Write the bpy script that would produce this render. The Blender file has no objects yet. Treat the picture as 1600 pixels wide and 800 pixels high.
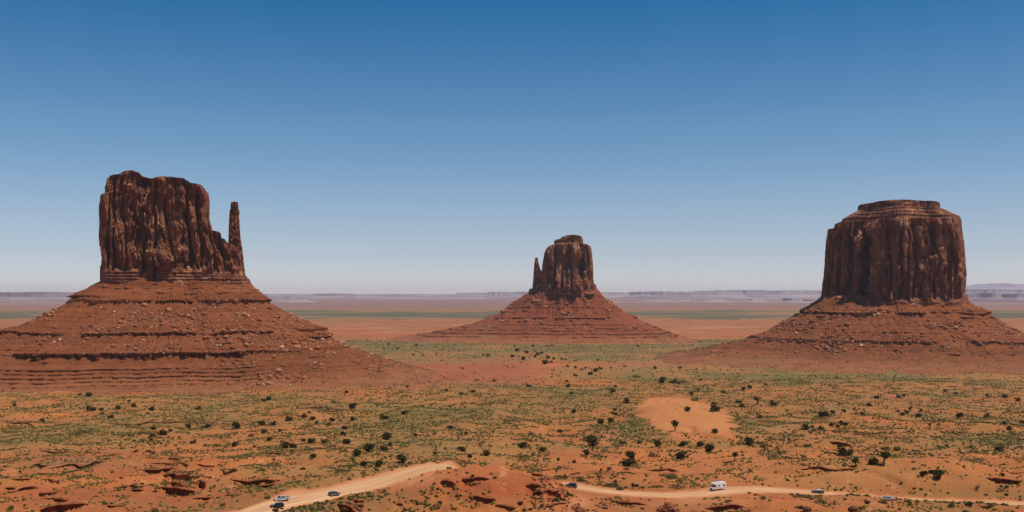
import bpy, math, random
import numpy as np
from mathutils import Vector
R = math.radians
SC = bpy.context.scene
COL = SC.collection

# ------------------------------------------------------------ camera, sky, sun, exposure
FPX, V0 = 1600.0, 462.0          # focal length in photo pixels, row of the eye-level horizon
cam = bpy.data.cameras.new('camera')
cam.sensor_width = 36.0
cam.lens = 36.0 * FPX / 1600.0
cam.shift_y = (V0 - 400.0) / 1600.0
cam.clip_start, cam.clip_end = 0.5, 200000.0
camo = bpy.data.objects.new('camera', cam)
camo.rotation_euler = (R(90), 0, 0)
COL.objects.link(camo)
SC.camera = camo

SUN_EL, SUN_AZ = R(66), R(112)    # azimuth clockwise from +Y (the view direction)
w = bpy.data.worlds.new('World')
SC.world = w
w.use_nodes = True
nt = w.node_tree
nt.nodes.clear()
sky = nt.nodes.new('ShaderNodeTexSky')
sky.sky_type = 'NISHITA'
sky.sun_disc = False
sky.sun_elevation, sky.sun_rotation = SUN_EL, SUN_AZ
sky.altitude = 1700
sky.air_density, sky.dust_density, sky.ozone_density = 1.0, 0.6, 3.2
hsv = nt.nodes.new('ShaderNodeHueSaturation')
hsv.inputs['Saturation'].default_value = 1.30; hsv.inputs['Hue'].default_value = 0.492
bg = nt.nodes.new('ShaderNodeBackground')
bg.inputs['Strength'].default_value = 0.1
wo = nt.nodes.new('ShaderNodeOutputWorld')
nt.links.new(sky.outputs[0], hsv.inputs['Color'])
m1 = nt.nodes.new('ShaderNodeVectorMath'); m1.operation = 'SCALE'; m1.inputs['Scale'].default_value = 0.105
# the photograph's sky is deeper blue aloft and paler at the horizon than the clear-sky model: tint it by elevation
tc = nt.nodes.new('ShaderNodeTexCoord'); sx = nt.nodes.new('ShaderNodeSeparateXYZ'); dv = nt.nodes.new('ShaderNodeMath')
dv.operation = 'DIVIDE'; dv.inputs[1].default_value = 0.32
nt.links.new(tc.outputs['Generated'], sx.inputs[0]); nt.links.new(sx.outputs['Z'], dv.inputs[0])
cr = nt.nodes.new('ShaderNodeValToRGB'); cr.color_ramp.interpolation = 'LINEAR'
ST = [(0.0, (1.08, 1.04, 1.16)), (0.0044, (1.08, 1.04, 1.14)), (0.01375, (1.0, .94, 1.12)), (0.0387, (.955, .83, .92)), (0.0698, (1.09, .855, .865)), (0.1007, (1.15, .89, .868)), (0.1616, (1.05, .875, .848)), (0.2206, (.74, .78, .825)), (0.2756, (.29, .70, .79)), (0.32, (.22, .66, .77))]
el = cr.color_ramp.elements
el[0].position = 0.0; el[1].position = 1.0
for i, (z_, c_) in enumerate(ST):
    e_ = el[0] if i == 0 else (el[-1] if i == len(ST) - 1 else el.new(z_ / 0.32))
    e_.color = tuple(q / 1.25 for q in c_) + (1,)
ml = nt.nodes.new('ShaderNodeVectorMath'); ml.operation = 'MULTIPLY'
nt.links.new(dv.outputs[0], cr.inputs[0])
m1.inputs['Scale'].default_value = 1.05 * 1.25
nt.links.new(hsv.outputs[0], m1.inputs[0]); nt.links.new(m1.outputs[0], ml.inputs[0]); nt.links.new(cr.outputs[0], ml.inputs[1])
nt.links.new(ml.outputs[0], bg.inputs[0])
nt.links.new(bg.outputs[0], wo.inputs[0])
sun = bpy.data.lights.new('sun', 'SUN')
sun.energy, sun.angle, sun.color = 4.1, R(0.5), (1.0, 0.94, 0.84)
suno = bpy.data.objects.new('sun', sun)
sd = Vector((math.sin(SUN_AZ) * math.cos(SUN_EL), math.cos(SUN_AZ) * math.cos(SUN_EL), math.sin(SUN_EL)))
suno.rotation_euler = sd.to_track_quat('Z', 'Y').to_euler()
COL.objects.link(suno)
SC.view_settings.view_transform = 'Standard'
SC.view_settings.look = 'None'
SC.view_settings.exposure = 0.0
SC.view_settings.gamma = 1.0
SC.cycles.volume_bounces = 1
SC.cycles.max_bounces = 6

# ------------------------------------------------------------ noise (numpy)
def _h(ix, iy, s):
    n = (ix.astype(np.int64) * 374761393 + iy.astype(np.int64) * 668265263 + s * 2147483647 + 12345) & 0xffffffff
    n = ((n ^ (n >> 13)) * 1274126177) & 0xffffffff
    n = ((n ^ (n >> 16)) * 2246822519) & 0xffffffff
    return ((n ^ (n >> 15)) & 0xffff) / 65536.0
def pn(x, y, s=0):
    "gradient noise, about -0.7..0.7"
    x = np.asarray(x, float); y = np.asarray(y, float)
    ix = np.floor(x); iy = np.floor(y); fx = x - ix; fy = y - iy
    u = fx * fx * fx * (fx * (fx * 6 - 15) + 10); v = fy * fy * fy * (fy * (fy * 6 - 15) + 10)
    def g(dx, dy):
        a = _h(ix + dx, iy + dy, s) * 6.2831853
        return np.cos(a) * (fx - dx) + np.sin(a) * (fy - dy)
    a = g(0, 0); b = g(1, 0); c = g(0, 1); d = g(1, 1)
    return (a + (b - a) * u) * (1 - v) + (c + (d - c) * u) * v
def fbm(x, y, s=0, o=4, g=0.5):
    t = 0; a = 1.0
    for i in range(o):
        t = t + a * pn(x, y, s + i * 17); x = x * 2.03 + 3.7; y = y * 2.03 - 1.9; a *= g
    return t
def cell(x, y, s=0):
    return _h(np.floor(x), np.floor(y), s)
def sstep(a, b, x):
    t = np.clip((x - a) / (b - a), 0, 1)
    return t * t * (3 - 2 * t)

# ------------------------------------------------------------ materials
def new_mat(name, rough=0.95, spec=0.15):
    m = bpy.data.materials.new(name); m.use_nodes = True
    b = m.node_tree.nodes['Principled BSDF']
    b.inputs['Roughness'].default_value = rough
    b.inputs['Specular IOR Level'].default_value = spec
    return m, m.node_tree, b
def N(t, typ, **k):
    n = t.nodes.new(typ)
    for a, v in k.items():
        if isinstance(v, (int, float, str, bool)) and hasattr(n, a): setattr(n, a, v)
        else: n.inputs[a].default_value = v
    return n
def L(t, a, b): t.links.new(a, b)
def noise(t, vec, scale, detail=4, rough=0.55, dist=0):
    n = t.nodes.new('ShaderNodeTexNoise')
    n.inputs['Scale'].default_value = scale; n.inputs['Detail'].default_value = detail
    n.inputs['Roughness'].default_value = rough; n.inputs['Distortion'].default_value = dist
    if vec is not None: L(t, vec, n.inputs['Vector'])
    return n.outputs['Fac']
def ramp(t, fac, lo, hi):
    n = t.nodes.new('ShaderNodeMapRange'); n.inputs['From Min'].default_value = lo; n.inputs['From Max'].default_value = hi
    n.interpolation_type = 'SMOOTHSTEP'
    L(t, fac, n.inputs['Value']); return n.outputs['Result']
def mixc(t, fac, a, b):
    n = t.nodes.new('ShaderNodeMix'); n.data_type = 'RGBA'
    if isinstance(fac, (int, float)): n.inputs[0].default_value = fac
    else: L(t, fac, n.inputs[0])
    for i, c in ((6, a), (7, b)):
        if isinstance(c, tuple): n.inputs[i].default_value = (*c, 1)
        else: L(t, c, n.inputs[i])
    return n.outputs[2]
def mth(t, op, a, b=None):
    n = t.nodes.new('ShaderNodeMath'); n.operation = op
    for i, c in ((0, a), (1, b)):
        if c is None: continue
        if isinstance(c, (int, float)): n.inputs[i].default_value = c
        else: L(t, c, n.inputs[i])
    return n.outputs[0]
def attr(t, name):
    n = t.nodes.new('ShaderNodeAttribute'); n.attribute_name = name; return n.outputs['Fac']
def pos_scaled(t, sx, sy, sz):
    g = t.nodes.new('ShaderNodeNewGeometry'); m = t.nodes.new('ShaderNodeMapping')
    m.inputs['Scale'].default_value = (sx, sy, sz); L(t, g.outputs['Position'], m.inputs['Vector'])
    return m.outputs[0]
def bump(t, b, h, strength, dist):
    n = t.nodes.new('ShaderNodeBump'); n.inputs['Strength'].default_value = strength; n.inputs['Distance'].default_value = dist
    L(t, h, n.inputs['Height']); L(t, n.outputs[0], b.inputs['Normal'])
def flat_mat(name, c, rough=0.8, spec=0.3, metal=0.0):
    m, t, b = new_mat(name, rough, spec)
    p = pos_scaled(t, 1, 1, 1)
    f = noise(t, p, 1.3, 4)
    L(t, mixc(t, ramp(t, f, 0.3, 0.7), tuple(x * 0.88 for x in c), tuple(min(1, x * 1.1) for x in c)), b.inputs['Base Color'])
    b.inputs['Metallic'].default_value = metal
    return m

def make_ground_mat():
    m, t, b = new_mat('desert_ground')
    p = pos_scaled(t, 1, 1, 1)
    n1 = noise(t, p, 0.012, 6, 0.6)
    n2 = noise(t, p, 0.12, 5, 0.6)
    n3 = noise(t, p, 1.1, 3, 0.6)
    soil = mixc(t, ramp(t, n1, 0.35, 0.65), (0.35, 0.122, 0.042), (0.49, 0.19, 0.070))
    soil = mixc(t, mth(t, 'MULTIPLY', ramp(t, n2, 0.45, 0.75), 0.6), soil, (0.31, 0.10, 0.04))
    soil = mixc(t, mth(t, 'MULTIPLY', ramp(t, n3, 0.45, 0.62), 0.5), soil, (0.58, 0.27, 0.12))
    n4 = noise(t, p, 2.6, 2, 0.6)
    soil = mixc(t, mth(t, 'MULTIPLY', ramp(t, n4, 0.56, 0.66), 0.55), soil, (0.24, 0.08, 0.035))
    # red rock and purple shale
    soil = mixc(t, attr(t, 'red'), soil, mixc(t, n2, (0.27, 0.078, 0.035), (0.36, 0.112, 0.05)))
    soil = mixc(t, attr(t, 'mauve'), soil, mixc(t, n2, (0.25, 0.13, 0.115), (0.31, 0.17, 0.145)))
    soil = mixc(t, attr(t, 'sand'), soil, mixc(t, n3, (0.46, 0.215, 0.092), (0.53, 0.26, 0.118)))
    soil = mixc(t, attr(t, 'pale'), soil, mixc(t, n3, (0.56, 0.29, 0.16), (0.68, 0.39, 0.235)))
    # green cover, broken up
    gn = noise(t, pos_scaled(t, 0.35, 0.35, 0.35), 1.0, 4, 0.7)
    gb = noise(t, pos_scaled(t, 0.02, 0.05, 0.02), 1.0, 6, 0.65)
    gm = mth(t, 'ADD', mth(t, 'MULTIPLY', gn, 0.55), mth(t, 'MULTIPLY', gb, 0.65))
    gv = mth(t, 'ADD', gm, attr(t, 'veg'))
    gm = ramp(t, gv, 0.98, 1.25)
    soil = mixc(t, mth(t, 'MULTIPLY', ramp(t, gv, 0.68, 1.04), 0.7), soil, (0.27, 0.18, 0.075))
    green = mixc(t, ramp(t, gb, 0.4, 0.6), (0.20, 0.185, 0.065), (0.12, 0.115, 0.045))
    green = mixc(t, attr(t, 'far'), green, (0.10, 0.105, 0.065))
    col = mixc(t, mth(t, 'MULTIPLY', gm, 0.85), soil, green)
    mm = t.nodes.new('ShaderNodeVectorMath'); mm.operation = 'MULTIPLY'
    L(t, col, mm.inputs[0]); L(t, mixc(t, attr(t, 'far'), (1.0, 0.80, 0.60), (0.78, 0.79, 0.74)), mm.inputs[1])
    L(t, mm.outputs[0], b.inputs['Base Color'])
    bump(t, b, noise(t, p, 1.4, 5, 0.7), 0.6, 0.4)
    return m

def make_rock_mat(name, light, dark, pale, sz=1.0):
    "cliff sandstone: vertical varnish streaks, bedding, pale patches painted as sunlit rock"
    m, t, b = new_mat(name, 0.9, 0.15)
    s1 = noise(t, pos_scaled(t, 0.045 * sz, 0.045 * sz, 0.012 * sz), 1.0, 6, 0.65, 0.8)
    s2 = noise(t, pos_scaled(t, 0.30 * sz, 0.30 * sz, 0.03 * sz), 1.0, 5, 0.65, 0.4)
    s3 = noise(t, pos_scaled(t, 0.045 * sz, 0.045 * sz, 0.03 * sz), 1.0, 5, 0.6, 0.8)
    c = mixc(t, ramp(t, s1, 0.38, 0.60), light, dark)
    c = mixc(t, mth(t, 'MULTIPLY', ramp(t, s2, 0.45, 0.7), 0.7), c, tuple(x * 0.75 for x in dark))
    c = mixc(t, mth(t, 'MULTIPLY', ramp(t, s3, 0.54, 0.62), 0.8), c, pale)  # pale patches put sunlit spots into the rock colour
    bd = noise(t, pos_scaled(t, 0.01, 0.01, 0.9 * sz), 1.0, 3, 0.6)
    c = mixc(t, mth(t, 'MULTIPLY', mth(t, 'MULTIPLY', ramp(t, bd, 0.5, 0.62), attr(t, 'bed')), 0.6), c, tuple(x * 0.6 for x in dark))
    L(t, c, b.inputs['Base Color'])
    bump(t, b, noise(t, pos_scaled(t, 0.5 * sz, 0.5 * sz, 0.22 * sz), 1.0, 6, 0.7), 0.9, 1.6 / sz)
    return m

def make_talus_mat(name, c1, c2, rock, green=0.0):
    m, t, b = new_mat(name)
    p = pos_scaled(t, 1, 1, 1)
    n1 = noise(t, p, 0.03, 6, 0.65); n2 = noise(t, p, 0.35, 5, 0.7)
    c = mixc(t, ramp(t, n1, 0.35, 0.65), c1, c2)
    bd = noise(t, pos_scaled(t, 0.004, 0.004, 0.22), 1.0, 4, 0.65)
    c = mixc(t, mth(t, 'MULTIPLY', ramp(t, bd, 0.42, 0.62), 0.55), c, tuple(x * 0.66 for x in c1))
    c = mixc(t, mth(t, 'MULTIPLY', ramp(t, n2, 0.48, 0.68), 0.6), c, rock)
    n5 = noise(t, p, 0.9, 3, 0.7)
    c = mixc(t, mth(t, 'MULTIPLY', ramp(t, n5, 0.56, 0.68), 0.5), c, (0.42, 0.17, 0.085))
    c = mixc(t, mth(t, 'MULTIPLY', ramp(t, n5, 0.46, 0.36), 0.55), c, tuple(q * 0.6 for q in rock))
    gr = noise(t, p, 0.5, 4, 0.7)
    gm = ramp(t, mth(t, 'ADD', gr, attr(t, 'veg')), 0.95, 1.15)
    c = mixc(t, mth(t, 'MULTIPLY', gm, 0.8), c, (0.17, 0.12, 0.04))
    zz = t.nodes.new('ShaderNodeSeparateXYZ'); L(t, pos_scaled(t, 1, 1, 1), zz.inputs[0])
    wash = mixc(t, ramp(t, n1, 0.35, 0.65), (0.32, 0.115, 0.048), (0.42, 0.165, 0.072))        # washed-out soil round the foot
    c = mixc(t, mth(t, 'MULTIPLY', ramp(t, mth(t, 'ADD', zz.outputs[2], mth(t, 'MULTIPLY', n1, 30.0)), -88, -112), 0.6), c, wash)
    c = mixc(t, mth(t, 'MULTIPLY', attr(t, 'cliff'), 0.75), c, rock)
    L(t, c, b.inputs['Base Color'])
    bump(t, b, noise(t, p, 0.45, 6, 0.75), 1.0, 2.4)
    return m

# ------------------------------------------------------------ mesh helpers
def link(o, parent=None):
    COL.objects.link(o)
    if parent is not None: o.parent = parent
    return o
def world_loc(o):
    p = Vector((0, 0, 0))
    while o is not None: p = p + o.location; o = o.parent
    return p
def mesh_np(name, V, F, mat, parent=None, attrs=None, smooth=False):
    me = bpy.data.meshes.new(name)
    V = np.asarray(V, float)
    if parent is not None: V = V - np.array(world_loc(parent))
    V = np.asarray(V, np.float32); F = np.asarray(F, np.int32)
    me.vertices.add(len(V)); me.vertices.foreach_set('co', V.ravel())
    k = F.shape[1]
    me.loops.add(F.size); me.loops.foreach_set('vertex_index', F.ravel())
    me.polygons.add(len(F)); me.polygons.foreach_set('loop_start', np.arange(len(F), dtype=np.int32) * k)
    try: me.polygons.foreach_set('loop_total', np.full(len(F), k, np.int32))
    except Exception: pass
    me.update(calc_edges=True)
    if smooth: me.polygons.foreach_set('use_smooth', np.ones(len(F), bool))
    for a, v in (attrs or {}).items():
        at = me.attributes.new(a, 'FLOAT', 'POINT'); at.data.foreach_set('value', np.asarray(v, np.float32).ravel())
    me.materials.append(mat)
    return link(bpy.data.objects.new(name, me), parent)
def grid_faces(nr, nc, wrap=True, flip=False):
    i = np.arange(nr - 1)[:, None] * nc; j = np.arange(nc if wrap else nc - 1)[None, :]
    j2 = (j + 1) % nc
    f = np.stack([i + j, i + j2, i + nc + j2, i + nc + j], -1).reshape(-1, 4)
    return f[:, ::-1] if flip else f
def empty(name, loc=(0, 0, 0)):
    o = bpy.data.objects.new(name, None); o.empty_display_size = 1; o.location = loc; return link(o)
def tag(o, label=None, cat=None, group=None, kind=None):
    if label: o['label'] = label
    if cat: o['category'] = cat
    if group: o['group'] = group
    if kind: o['kind'] = kind
    return o
def PX(u, Y): return (u - 800.0) / FPX * Y
def PZ(v, Y): return (V0 - v) / FPX * Y

# ------------------------------------------------------------ terrain height
_PY = np.array([7, 40, 150, 250, 330, 400, 475, 620, 850, 1100, 1380, 1900, 4000, 8000, 20000, 60000.])
_PZ = np.array([-1.75, -30, -56, -66.5, -70, -73.5, -78, -88.5, -103, -118, -129, -131, -131, -131, -104, -2.])
_ly = np.linspace(0, math.log(60001), 3000); _lz = np.interp(np.exp(_ly), _PY, _PZ)
_k = np.hanning(61); _k /= _k.sum()
_lzs = np.convolve(np.pad(_lz, 30, mode='edge'), _k, 'valid')
def base_z(Y):
    return np.interp(np.log(np.maximum(Y, 1.0)), _ly, _lzs)
# local hills: (pixel u, pixel v of centre, guessed depth, half-width m, half-depth m, height m)
BUMPS = [(1060, 640, 860, 38, 55, 11.0), (1085, 668, 720, 40, 60, 4.5), (1300, 735, 445, 62, 38, 5.5), (1480, 745, 430, 40, 30, 2.5),
         (930, 690, 560, 60, 110, -5.0), (640, 650, 900, 150, 90, 5.0), (300, 650, 900, 160, 90, 4.0),
         (1290, 630, 1000, 130, 60, 5), (1340, 690, 590, 60, 22, -4.5), (180, 720, 480, 60, 40, 3.5),
         (500, 700, 520, 60, 50, 2.5), (1150, 700, 500, 30, 30, 3.5), (860, 690, 600, 40, 26, 3.0), (1480, 660, 760, 80, 26, 4.5), (200, 680, 640, 70, 26, 3.5), (760, 640, 950, 80, 34, 4.5), (1000, 745, 430, 26, 22, 2.6), (420, 740, 440, 26, 18, 2.2), (330, 790, 350, 20, 25, -1.5)]
_BW = [(PX(u, Y), Y, a, b, h) for u, v, Y, a, b, h in BUMPS]
def mound(x, y):
    "the rounded red knoll that hides the road"
    xw = x + 2.5 * pn(x / 9, y / 9, 70)
    crest = np.interp(xw, [-80, -62, -48, -40, -32, -24, -17, -4, 5, 12, 16, 20, 26, 33], [0, 1.6, 4.0, 5.8, 8.2, 11.2, 12.4, 12.6, 11.4, 9.6, 7.4, 4.6, 1.5, 0])
    dy = y - 346.0
    r = np.abs(dy) / np.where(dy < 0, 62.0, 24.0) + 0.10 * fbm(x / 14, y / 14, 71, 3)
    return crest * (1 - sstep(0.08, 1.0, r))
def h_smooth(x, y):
    z = base_z(y)
    amp = sstep(60, 420, y) * (1 - 0.92 * sstep(1300, 2600, y))
    calm = 1 - 0.85 * np.exp(-((x + 12) / 50) ** 2 - ((y - 340) / 45) ** 2)
    z = z + amp * calm * (4.2 * fbm(x / 170, y / 210, 3, 3) + 3.0 * fbm(x / 48, y / 62, 9, 3) - 1.6 * (1 - sstep(0.0, 0.10, np.abs(fbm(x / 95, y / 150, 13, 3)))) * (1 - sstep(1100, 1500, y)))
    near = (y > 100) & (y < 1400)
    for X, Y, a, b, h in _BW:
        z = z + h * np.exp(-((x - X) / a) ** 2 - ((y - Y) / b) ** 2) * near
    z = z + mound(x, y)
    return z
# the dirt road as y = f(x)
ROAD_PX = [(40, 852, 288, 7), (180, 832, 304, 7.5), (300, 812, 322, 8), (380, 803, 330, 8.5), (440, 786, 357, 9.5), (520, 771, 385, 10.5), (580, 757, 410, 13), (630, 742, 432, 14.5), (668, 731, 448, 11), (688, 727, 457, 9), (704, 736, 436, 7),
           (732, 747, 414, 6.5), (790, 752, 404, 6.0), (835, 755, 399, 6.0), (885, 757, 397, 6.2), (930, 765, 388, 6.2), (985, 771, 380, 6.2), (1040, 774, 375, 7.0), (1090, 772, 377, 9.5), (1130, 767, 381, 11), (1180, 764, 386, 8.5),
           (1250, 768, 390, 6.0), (1330, 774, 388, 5.6), (1400, 780, 383, 5.6), (1500, 785, 378, 6.0), (1600, 788, 374, 7.0), (1700, 790, 372, 7.0), (1800, 792, 370, 7)]
_rx = np.array([PX(u, Y) for u, v, Y, w_ in ROAD_PX]); _ry = np.array([Y for u, v, Y, w_ in ROAD_PX], float); _rw = np.array([w_ for *_, w_ in ROAD_PX], float)
_rxs = np.arange(_rx[0], _rx[-1], 1.0)
def _sm(a, n=15):
    k = np.hanning(n); k /= k.sum(); return np.convolve(np.pad(a, n // 2, mode='edge'), k, 'valid')
_rys = _sm(np.interp(_rxs, _rx, _ry)); _rws = _sm(np.interp(_rxs, _rx, _rw))
def h_all_noroad(x, y):
    z = h_smooth(x, y)
    rough = sstep(60, 200, y) * (1 - sstep(900, 1800, y))
    z = z + rough * (0.45 * fbm(x / 9, y / 11, 21, 4) + 0.5 * np.abs(pn(x / 23, y / 23, 31)))
    cliff = (1 - sstep(140, 260, y)) * sstep(3, 15, y)
    z = z + cliff * 1.5 * fbm(x / 6, y / 6, 41, 3)
    return z
def _ridge():
    z = h_smooth(_rxs, _rys); 
    # road heights that put the centre line on the photographed rows
    vt = np.interp(_rxs, _rx, [v for u, v, Y, w_ in ROAD_PX])
    zt = (V0 - vt) / FPX * _rys
    return _sm(zt, 25)
_rzs = _ridge()
def road_info(x, y):
    yc = np.interp(x, _rxs, _rys); hw = np.interp(x, _rxs, _rws) / 2; zc = np.interp(x, _rxs, _rzs)
    sl = np.gradient(_rys) ; c = 1 / np.sqrt(1 + np.interp(x, _rxs, sl) ** 2)
    d = np.abs(y - yc) * c
    inside = (x > _rxs[0] - 5)
    return np.where(inside, d, 1e9), hw, zc, (y - yc) * c
# ledges: lip pixel polyline + height; z drops on the camera side of the lip
def _lip(pts, h, Lc=9.0):
    P = []
    for u, v in pts:
        Y = np.geomspace(270, 1700, 1500); X = (u - 800) / FPX * Y
        zz = h_smooth(X, Y); k = np.argmax(PZ(v, Y) <= zz) if np.any(PZ(v, Y) <= zz) else 0
        P.append((X[k], Y[k]))
    P = sorted(P); xs = np.array([p[0] for p in P]); ys = np.array([p[1] for p in P])
    return xs, ys, h, Lc
LEDGES = [
    ([(222, 735), (250, 736), (280, 734)], 1.6), ([(252, 744), (272, 743), (300, 747), (322, 744)], 2.6), ([(250, 757), (270, 753), (292, 755)], 2.2),
    ([(240, 763), (262, 762), (275, 766), (290, 765), (305, 768)], 2.6), ([(300, 757), (314, 752), (322, 760)], 3.0), ([(335, 735), (345, 734), (372, 736)], 1.4),
    ([(60, 799), (100, 793), (142, 788)], 3.2), ([(360, 751), (400, 753), (440, 751)], 2.0), ([(300, 780), (335, 777)], 1.0), ([(400, 757), (435, 753)], 1.5),
    ([(60, 705), (110, 708)], 0.8), ([(75, 733), (120, 728), (165, 722)], 1.4), ([(150, 714), (190, 710)], 1.5), ([(175, 763), (200, 762)], 1.0),
    ([(528, 792), (545, 793), (560, 799)], 2.5), ([(720, 752), (745, 751), (766, 749)], 1.4), ([(828, 741), (850, 743)], 1.4), ([(826, 762), (850, 764)], 2.0), ([(850, 770), (884, 772)], 2.6),
    ([(1295, 691), (1330, 696)], 1.8), ([(1250, 734), (1300, 736), (1340, 731)], 0.8), ([(1540, 748), (1600, 753)], 1.6), ([(1330, 680), (1380, 679)], 1.0),
    ([(560, 610), (620, 607)], 1.0), ([(440, 641), (560, 641)], 1.0), ([(0, 661), (120, 663)], 1.2), ([(150, 661), (330, 659)], 0.9), ([(1200, 635), (1300, 628)], 1.0),
    ([(1270, 604), (1420, 600)], 1.0), ([(20, 752), (50, 750)], 0.9), ([(10, 770), (60, 765)], 1.0), ([(1010, 735), (1060, 737)], 0.8), ([(960, 786), (1010, 789)], 1.3), ([(1100, 796), (1170, 793)], 1.6)]
_LG = [_lip(p, h) for p, h in LEDGES]
_rg = random.Random(5)
for i in range(46):
    u = _rg.uniform(0, 560) if i % 3 else _rg.uniform(560, 1600); v = _rg.uniform(690, 798); ln = _rg.uniform(12, 45)
    _LG.append(_lip([(u, v), (u + ln / 2, v + _rg.uniform(-2, 2)), (u + ln, v + _rg.uniform(-3, 3))], _rg.uniform(0.5, 1.3), 5.0))
def add_ledges(x, y, z):
    wob = 2.2 * fbm(x / 7.0, x * 0 + 3.3, 55, 4)
    for xs, ys, h, Lc in _LG:
        s = (x > xs[0]) & (x < xs[-1]) & (y > ys.min() - 45) & (y < ys.max() + 8)
        if not np.any(s): continue
        X, Y = x[s], y[s]
        yc = np.interp(X, xs, ys) + wob[s]; d = yc - Y
        tp = np.clip(np.minimum(X - xs[0], xs[-1] - X) / (0.25 * (xs[-1] - xs[0])), 0, 1) ** 0.7
        drop = h * tp * (0.8 + 0.5 * np.abs(pn(X / 9, X * 0 + h, 66))) * sstep(0.0, 0.9, d) * np.exp(-np.maximum(d, 0) / Lc)
        lip = 0.35 * h * tp * sstep(7, 0, -d) * (d <= 0)
        z[s] += lip - drop * (1 + 0.25 * pn(X / 6, Y / 6, 67))
    return z
def H(x, y):
    x = np.atleast_1d(np.asarray(x, float)); y = np.atleast_1d(np.asarray(y, float))
    z = h_all_noroad(x, y)
    z = add_ledges(x, y, z)
    f = (y > 255) & (y < 440) & (np.abs(x) < 420)
    if np.any(f):
        X, Y = x[f], y[f]; yc = np.interp(X, _rxs, _rys); zc = np.interp(X, _rxs, _rzs)
        lim = zc + 0.4 + 0.155 * (yc - Y) + 0.5 * fbm(X / 12, Y / 12, 68, 3)
        m_ = (1 - sstep(0.2, 2.0, mound(X, Y))) * sstep(0, 4, yc - Y)
        knob = 4.6 * np.exp(-((X - PX(1296, 318)) / 9.5) ** 2 - ((Y - 318) / 7) ** 2)
        z[f] = np.where(z[f] > lim, z[f] * (1 - m_) + lim * m_, z[f]) + knob
    s = (y > 270) & (y < 540) & (np.abs(x) < 420)
    if np.any(s):
        d, hw, zc, sd_ = road_info(x[s], y[s])
        k = 1 - sstep(hw + 1.0, hw + 16.0, d)
        hidden = sstep(-34, -26, x[s]) * (1 - sstep(16, 22, x[s]))     # behind the knoll the road just follows the ground
        k = k * (1 - hidden * 0.0)
        z[s] = z[s] * (1 - k) + (zc + 0.02 * np.cos(sd_ * 3)) * k
    return z
def gp(u, v, ymin=285, ymax=14000):
    "point of the terrain seen at photo pixel u, v"
    Y = np.geomspace(ymin, ymax, 2600); X = (u - 800) / FPX * Y
    d = PZ(v, Y) - H(X, Y)
    k = int(np.argmax(d <= 0))
    if k == 0: return X[0], Y[0], float(H(X[0], Y[0])[0])
    f = d[k - 1] / (d[k - 1] - d[k]); y = Y[k - 1] + f * (Y[k] - Y[k - 1]); x = (u - 800) / FPX * y
    return float(x), float(y), float(H(x, y)[0])

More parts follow.
